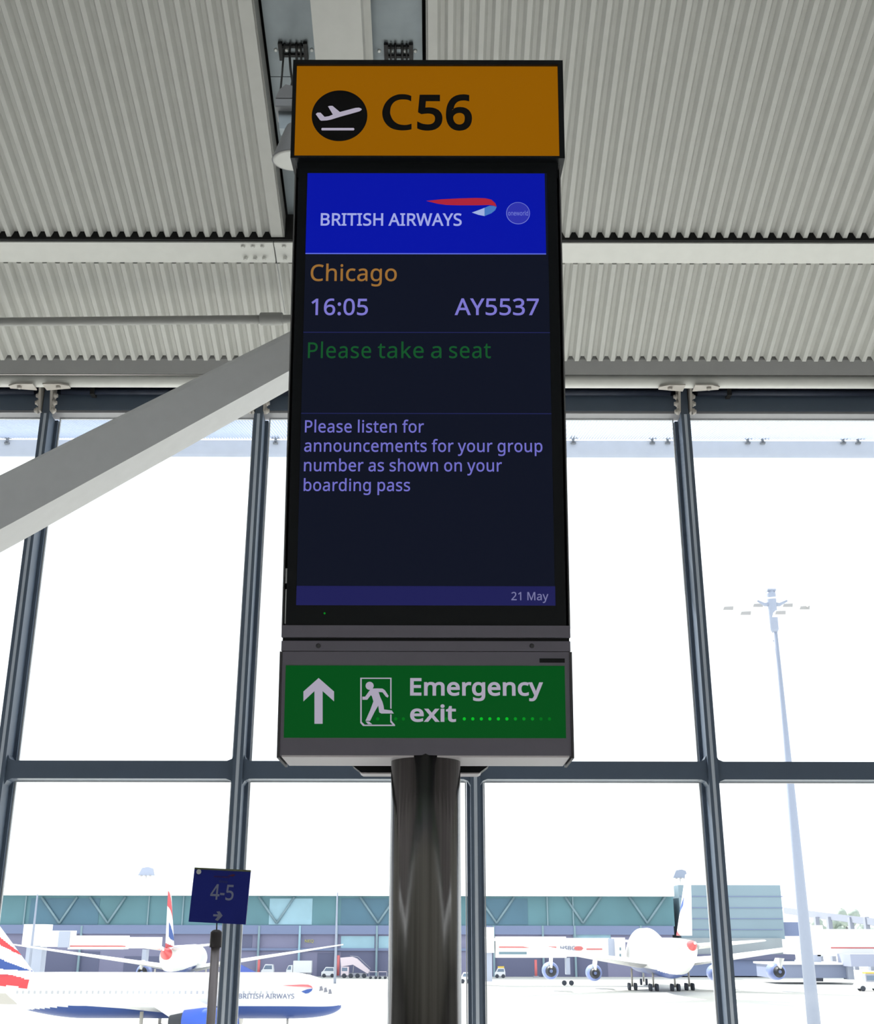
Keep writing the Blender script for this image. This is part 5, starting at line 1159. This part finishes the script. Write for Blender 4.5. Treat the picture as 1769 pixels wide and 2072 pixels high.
letters('HSBC', at_y(1134, 1922.5, 245.9), Vector((1, 0, 0)), Vector((0, 0, 1)), Vector((0, -1, 0)), at_y(1164, 1920, 246).x - at_y(1134, 1920, 246).x, .75, 12, .05, True, 10).build('bridge_lettering', text_blue, a)
hx = at_y(1171, 1919, 245.9)
mb = MB()
for s_ in (-1, 1):
    mb.prism([hx + Vector((0, 0, 0)), hx + Vector((s_ * .55, 0, .38)), hx + Vector((s_ * .95, 0, 0)), hx + Vector((s_ * .55, 0, -.38))], Vector((0, -.05, 0)))
mb.prism([hx + Vector((-.5, 0, .38)), hx + Vector((.5, 0, .38)), hx], Vector((0, -.05, 0)))
mb.prism([hx + Vector((-.5, 0, -.38)), hx + Vector((.5, 0, -.38)), hx], Vector((0, -.05, 0)))
mb.build('bridge_emblem', jb_red, a)
t, a = bridge('white jet bridge with a thin red stripe behind the near airliner, far left', 244, 138, 320, 1893, 1921, (46, 1870, 86, 1914), None, [(142, 254, 1914.5), (86, 118, 1912)], (290,))
sl(MB(), 84, 1883, 142, 1916, 243.5, 4).build('elbow', jb_white, t)
sl(MB(), 118, 1884, 140, 1917, 243.2, 4).build('bellows', jb_grey, t)
t, a = bridge('white jet bridge with red stripe at the right edge beyond the mast', 262, 1652, 1900, 1880, 1935, (1640, 1872, 1668, 1932), None, [(1682, 1900, 1918)], (1800,))

sh = thing('ground_building', 'low grey-blue service building at the right edge below the jet bridge', 'building', (at_y(1690, 1965, 258).x, 256, GZ))
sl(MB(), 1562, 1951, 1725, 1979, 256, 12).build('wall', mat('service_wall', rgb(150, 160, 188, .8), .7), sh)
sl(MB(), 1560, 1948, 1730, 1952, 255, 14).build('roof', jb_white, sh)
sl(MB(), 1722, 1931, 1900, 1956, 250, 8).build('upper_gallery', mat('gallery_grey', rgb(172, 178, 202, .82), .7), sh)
sl(MB(), 1716, 1952, 1728, 1982, 255, 3).build('corner_post', jb_grey, sh)

# light masts
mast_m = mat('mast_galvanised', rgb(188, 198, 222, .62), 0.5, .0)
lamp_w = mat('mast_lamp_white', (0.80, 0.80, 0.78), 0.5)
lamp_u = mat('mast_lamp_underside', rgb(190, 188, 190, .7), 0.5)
MD = 75.0
mb0, mt0 = at_y(1650, 2072, MD), at_y(1558, 1197, MD)
mx = (mb0.x + mt0.x) / 2
ms = thing('light_mast', 'tall pale floodlight mast right of the sign, crossing the window transom', 'light mast', (mx, MD, GZ), 0, 'floodlight masts on the apron')
zt_ = mt0.z
MB().tube([(mx, MD, GZ), (mx, MD, zt_ - 2.6)], [.44, .16], 20).build('pole', mast_m, ms)
MB().tube([(mx, MD, zt_ - 2.8), (mx, MD, zt_ - 2.6), (mx, MD, zt_ - .2), (mx, MD, zt_)], [.17, .27, .30, .28], 16).build('head_tube', mast_m, ms)
MB().box((mx - .28, MD - .28, zt_), (mx + .28, MD + .28, zt_ + .12)).build('head_cap', mast_m, ms)
za = at_y(1560, 1219, MD).z
for s_ in (-1, 1):
    MB().tube([(mx, MD, za - .1), (mx + s_ * .5, MD, za - .15), (mx + s_ * 1.0, MD - .1, za + .1)], [.18, .12, .06], 8).build('bracket_arm', mast_m, ms)
ring = [(mx + 2.3 * math.cos(2 * math.pi * k / 32), MD + 2.3 * math.sin(2 * math.pi * k / 32), za - .3) for k in range(33)]
MB().tube(ring, .05, 8).build('lamp_ring', lamp_w, ms)
def mast_lamp(px, py, d):
    p = at_y(px, py, d)
    l = MB().prism([(p.x - .38, p.y - .3, p.z - .17), (p.x + .34, p.y - .3, p.z - .17), (p.x + .40, p.y - .3, p.z + .16), (p.x - .28, p.y - .3, p.z + .12)], Vector((0, .6, 0))).build('floodlight', lamp_w, ms)
    MB().prism([(p.x - .36, p.y - .33, p.z - .15), (p.x + .30, p.y - .33, p.z - .15), (p.x + .34, p.y - .33, p.z + .08), (p.x - .26, p.y - .33, p.z + .05)], Vector((0, .03, 0))).build('lamp_face', lamp_u, l)
for px, py, dd in ((1472, 1232, -.2), (1507, 1242, -1.6), (1577, 1241, -2.0), (1626, 1231, .3), (1532, 1226, 2.1), (1592, 1226, 1.9)):
    mast_lamp(px, py, MD + dd)
def far_mast(px, py, d, label, head_w, head=True, py_base=None):
    p = at_y(px, py, d)
    t = thing('light_mast', label, 'light mast', (p.x, d, GZ), 0, 'floodlight masts on the apron')
    MB().tube([(p.x, d, GZ), (p.x, d, p.z)], [.30, .14], 12).build('pole', lamp_w if head else mast_m, t)
    if head:
        w = head_w
        MB().prism([(p.x - w, d - .8, p.z - 1.2), (p.x + w, d - .8, p.z - 1.2), (p.x + w * .75, d - .8, p.z + .8), (p.x + w * .2, d - .8, p.z + 1.2), (p.x - w * .55, d - .8, p.z + .9)], Vector((0, 1.6, 0))).build('lamp_head', mast_m, t)
        for k in (-1, 0, 1):
            MB().box((p.x + k * w * .55 - .28, d - 1.0, p.z - 1.5), (p.x + k * w * .55 + .28, d - .5, p.z - 1.15)).build('floodlight', lamp_u, t)
    return t
far_mast(297, 1763, 360, 'distant floodlight mast with a broad head over the left of the terminal', 2.3)
far_mast(1376, 1768, 362, 'distant floodlight mast with its head right above the jumbo fin', 2.2)
far_mast(76, 1810, 225, 'thin pale pole in front of the terminal at the far left', 0, False)
far_mast(683, 1806, 255, 'thin pale pole standing before the terminal left of the gate post', 0, False)

# ramp vehicles and posts
veh_w = mat('vehicle_white', (0.74, 0.76, 0.80), 0.45)
veh_glass = mat('vehicle_glass', rgb(120, 140, 165, .8), 0.3)
veh_red = mat('vehicle_red', rgb(226, 120, 124, .85), 0.5)
veh_pink = mat('vehicle_pale_pink', rgb(232, 218, 228, .85), 0.5)
veh_grey = mat('vehicle_grey', rgb(176, 178, 192, .8), 0.6)
veh_yel = mat('vehicle_yellow', rgb(240, 205, 90, .85), 0.5)
veh_blue = mat('vehicle_blue', rgb(96, 120, 215, .8), 0.5)
def ground_d(px, py):
    return at_z(px, py, GZ)
def wheels(t, x0, x1, y, r, n=2):
    for k in range(n):
        xx = x0 + (x1 - x0) * (k + .5) / n if n > 2 else (x0 + (x1 - x0) * (.2 if k == 0 else .8))
        for yy in (y, y + 1.7):
            MB().lathe([(-.12, r * .6), (-.1, r), (.1, r), (.12, r * .6)], (xx, yy, GZ + r), (0, 1, 0), 16).build('wheel', tyre, t)
def van(name, label, cat, px0, px1, pyb, pyt, body, roof=None, box=False):
    g = ground_d((px0 + px1) / 2, pyb); d = min(g.y, 292)
    x0, x1 = at_y(px0, pyb, d).x, at_y(px1, pyb, d).x
    h = at_y(px0, pyt, d).z - GZ
    L = x1 - x0
    t = thing(name, label, cat, ((x0 + x1) / 2, d, GZ), 0)
    q = .38
    if box:
        MB().box((x0 + L * .28, d - .1, GZ + h * .28), (x1, d + 2.1, GZ + h)).build('cargo_box', body, t, bevel=.05)
        MB().prism([(x0 + L * .26, d, GZ + q), (x0, d, GZ + q), (x0 + L * .02, d, GZ + h * .45), (x0 + L * .1, d, GZ + h * .72), (x0 + L * .26, d, GZ + h * .74)], Vector((0, 2, 0))).build('cab', body, t)
        MB().prism([(x0 + L * .20, d - .02, GZ + h * .46), (x0 + L * .05, d - .02, GZ + h * .46), (x0 + L * .11, d - .02, GZ + h * .68), (x0 + L * .20, d - .02, GZ + h * .68)], Vector((0, .02, 0))).build('side_window', veh_glass, t)
        MB().box((x0 + L * .1, d + .2, GZ + q * .8), (x1 - .1, d + 1.8, GZ + h * .28)).build('chassis', veh_grey, t)
    else:
        MB().prism([(x0, d, GZ + q), (x1, d, GZ + q), (x1, d, GZ + h * .55), (x1 - L * .08, d, GZ + h * .94), (x0 + L * .30, d, GZ + h * .96), (x0 + L * .12, d, GZ + h * .6), (x0, d, GZ + h * .5)], Vector((0, 1.9, 0))).build('body', body, t, bevel=.05)
        MB().prism([(x1 - L * .12, d - .02, GZ + h * .6), (x1 - L * .14, d - .02, GZ + h * .88), (x0 + L * .33, d - .02, GZ + h * .88), (x0 + L * .2, d - .02, GZ + h * .6)], Vector((0, .02, 0))).build('side_window', veh_glass, t)
    if roof:
        MB().box((x0 + L * .3, d + .1, GZ + h * .96), (x1 - L * .1, d + 1.8, GZ + h * 1.12)).build('roof_bar', roof, t)
    wheels(t, x0, x1, d, .42)
    return t
van('box_truck', 'white box truck parked under the terminal behind the airliner wing', 'truck', 578, 630, 1973, 1944, veh_w, None, True)
van('van', 'white van with yellow roof bar beside the jet bridge column', 'van', 1002, 1023, 1979, 1958, veh_w, veh_yel)
van('car', 'small white car between the gate post and the window mullion', 'car', 932, 953, 1990, 1967, veh_w)
van('van', 'small pale van with its windows facing us under the wing tip', 'van', 528, 553, 1972, 1950, veh_w)
van('car', 'low pale car left of the red post, beside the boarding stairs', 'car', 650, 678, 1976, 1956, veh_w)

# boarding stairs on wheels
d = min(ground_d(735, 1979).y, 288)
X = lambda px: at_y(px, 1960, d).x
Z = lambda py: at_y(735, py, d).z
st = thing('boarding_stairs', 'pale pink mobile boarding stairs left of the gate post', 'boarding stairs', (X(730), d, GZ))
MB().prism([(X(688), d, Z(1938)), (X(712), d, Z(1936)), (X(722), d, Z(1940)), (X(748), d, Z(1964)), (X(744), d, Z(1970)), (X(714), d, Z(1952)), (X(690), d, Z(1956))], Vector((0, 2.2, 0))).build('stair_flight', veh_pink, st)
MB().box((X(690), d, Z(1974)), (X(706), d + 2.2, Z(1956))).build('cab', veh_pink, st)
MB().box((X(692), d - .03, Z(1965)), (X(703), d, Z(1958))).build('windscreen', veh_glass, st)
MB().box((X(704), d + .2, Z(1976)), (X(742), d + 2, Z(1969))).build('chassis', veh_grey, st)
MB().tube([(X(714), d + .5, Z(1972)), (X(716), d + .5, Z(1950))], .12, 8).build('strut', veh_grey, st)
MB().tube([(X(708), d - .05, Z(1934)), (X(724), d - .05, Z(1936)), (X(750), d - .05, Z(1960))], .06, 8).build('handrail', veh_grey, st)
wheels(st, X(690), X(744), d, .5, 4)
def cart(px0, px1, pyb, pyt, label, posts=True):
    g = ground_d((px0 + px1) / 2, pyb); d = g.y
    x0, x1 = at_y(px0, pyb, d).x, at_y(px1, pyb, d).x
    zt = at_y(px0, pyt, d).z
    t = thing('baggage_cart', label, 'baggage cart', ((x0 + x1) / 2, d, GZ), 0, 'baggage carts by the stairs')
    MB().box((x0, d, GZ + .45), (x1, d + 1.7, GZ + .65)).build('bed', veh_grey, t)
    for xx in (x0 + .05, x1 - .05):
        MB().box((xx - .05, d, GZ + .6), (xx + .05, d + 1.7, zt)).build('end_panel', veh_grey, t)
    MB().box((x0, d, zt - .08), (x1, d + 1.7, zt)).build('canopy', veh_pink, t)
    wheels(t, x0, x1, d, .3)
cart(746, 764, 1981, 1966, 'grey baggage cart next to the boarding stairs')
cart(765, 783, 1981, 1966, 'grey baggage cart close to the gate post')
def post(px, pyb, pyt, label):
    g = ground_d(px, pyb); d = min(g.y, 294)
    g = at_y(px, pyb, d)
    zt = at_y(px, pyt, d).z
    t = thing('marker_post', label, 'post', (g.x, d, GZ), 0, 'red marker posts on the apron')
    MB().tube([(g.x, d, GZ), (g.x, d, zt)], .32, 12).build('shaft', veh_red, t)
    MB().box((g.x - .6, d - .6, GZ), (g.x + .6, d + .6, GZ + .35)).build('foot', veh_grey, t)
post(684, 1976, 1933, 'red post between the terminal window and the boarding stairs')
post(1085, 1978, 1942, 'red post left of the outer jumbo engine')
post(523, 1972, 1942, 'slim red post beneath the wing, right of the queue sign')
g = at_y(500, 1975, 285)
bc = thing('belt_loader', 'blue ramp loader under the twin airliner wing root', 'loader', (g.x, g.y, GZ))
MB().prism([(g.x - 1.6, g.y, GZ + .7), (g.x + 1.6, g.y, GZ + .7), (g.x + 2.2, g.y, GZ + 1.1), (g.x - 2.4, g.y, GZ + 3.2), (g.x - 2.6, g.y, GZ + 2.9)], Vector((0, 1.6, 0))).build('conveyor', veh_blue, bc)
MB().box((g.x - 1.6, g.y, GZ + .35), (g.x + 2, g.y + 1.6, GZ + .75)).build('chassis', veh_grey, bc)
wheels(bc, g.x - 1.6, g.x + 2, g.y, .4)
g = ground_d(1758, 2006)
tg = thing('tow_tractor', 'pale tow tractor with dark windows cut by the right edge', 'tractor', (g.x, g.y, GZ))
MB().prism([(g.x - 1.8, g.y, GZ + .45), (g.x + 2.6, g.y, GZ + .45), (g.x + 2.6, g.y, GZ + 1.5), (g.x - 1.2, g.y, GZ + 1.6), (g.x - 1.9, g.y, GZ + 1.1)], Vector((0, 2.2, 0))).build('body', veh_w, tg, bevel=.06)
MB().box((g.x - .2, g.y + .1, GZ + 1.5), (g.x + 2.2, g.y + 2.1, GZ + 2.9)).build('cab', veh_grey, tg, bevel=.06)
MB().box((g.x, g.y + .05, GZ + 1.8), (g.x + 2.0, g.y + .1, GZ + 2.6)).build('side_window', veh_glass, tg)
MB().box((g.x - .1, g.y + .3, GZ + 2.9), (g.x + 2, g.y + 1.9, GZ + 3.15)).build('roof_bar', veh_yel, tg)
wheels(tg, g.x - 1.8, g.x + 2.6, g.y, .45)
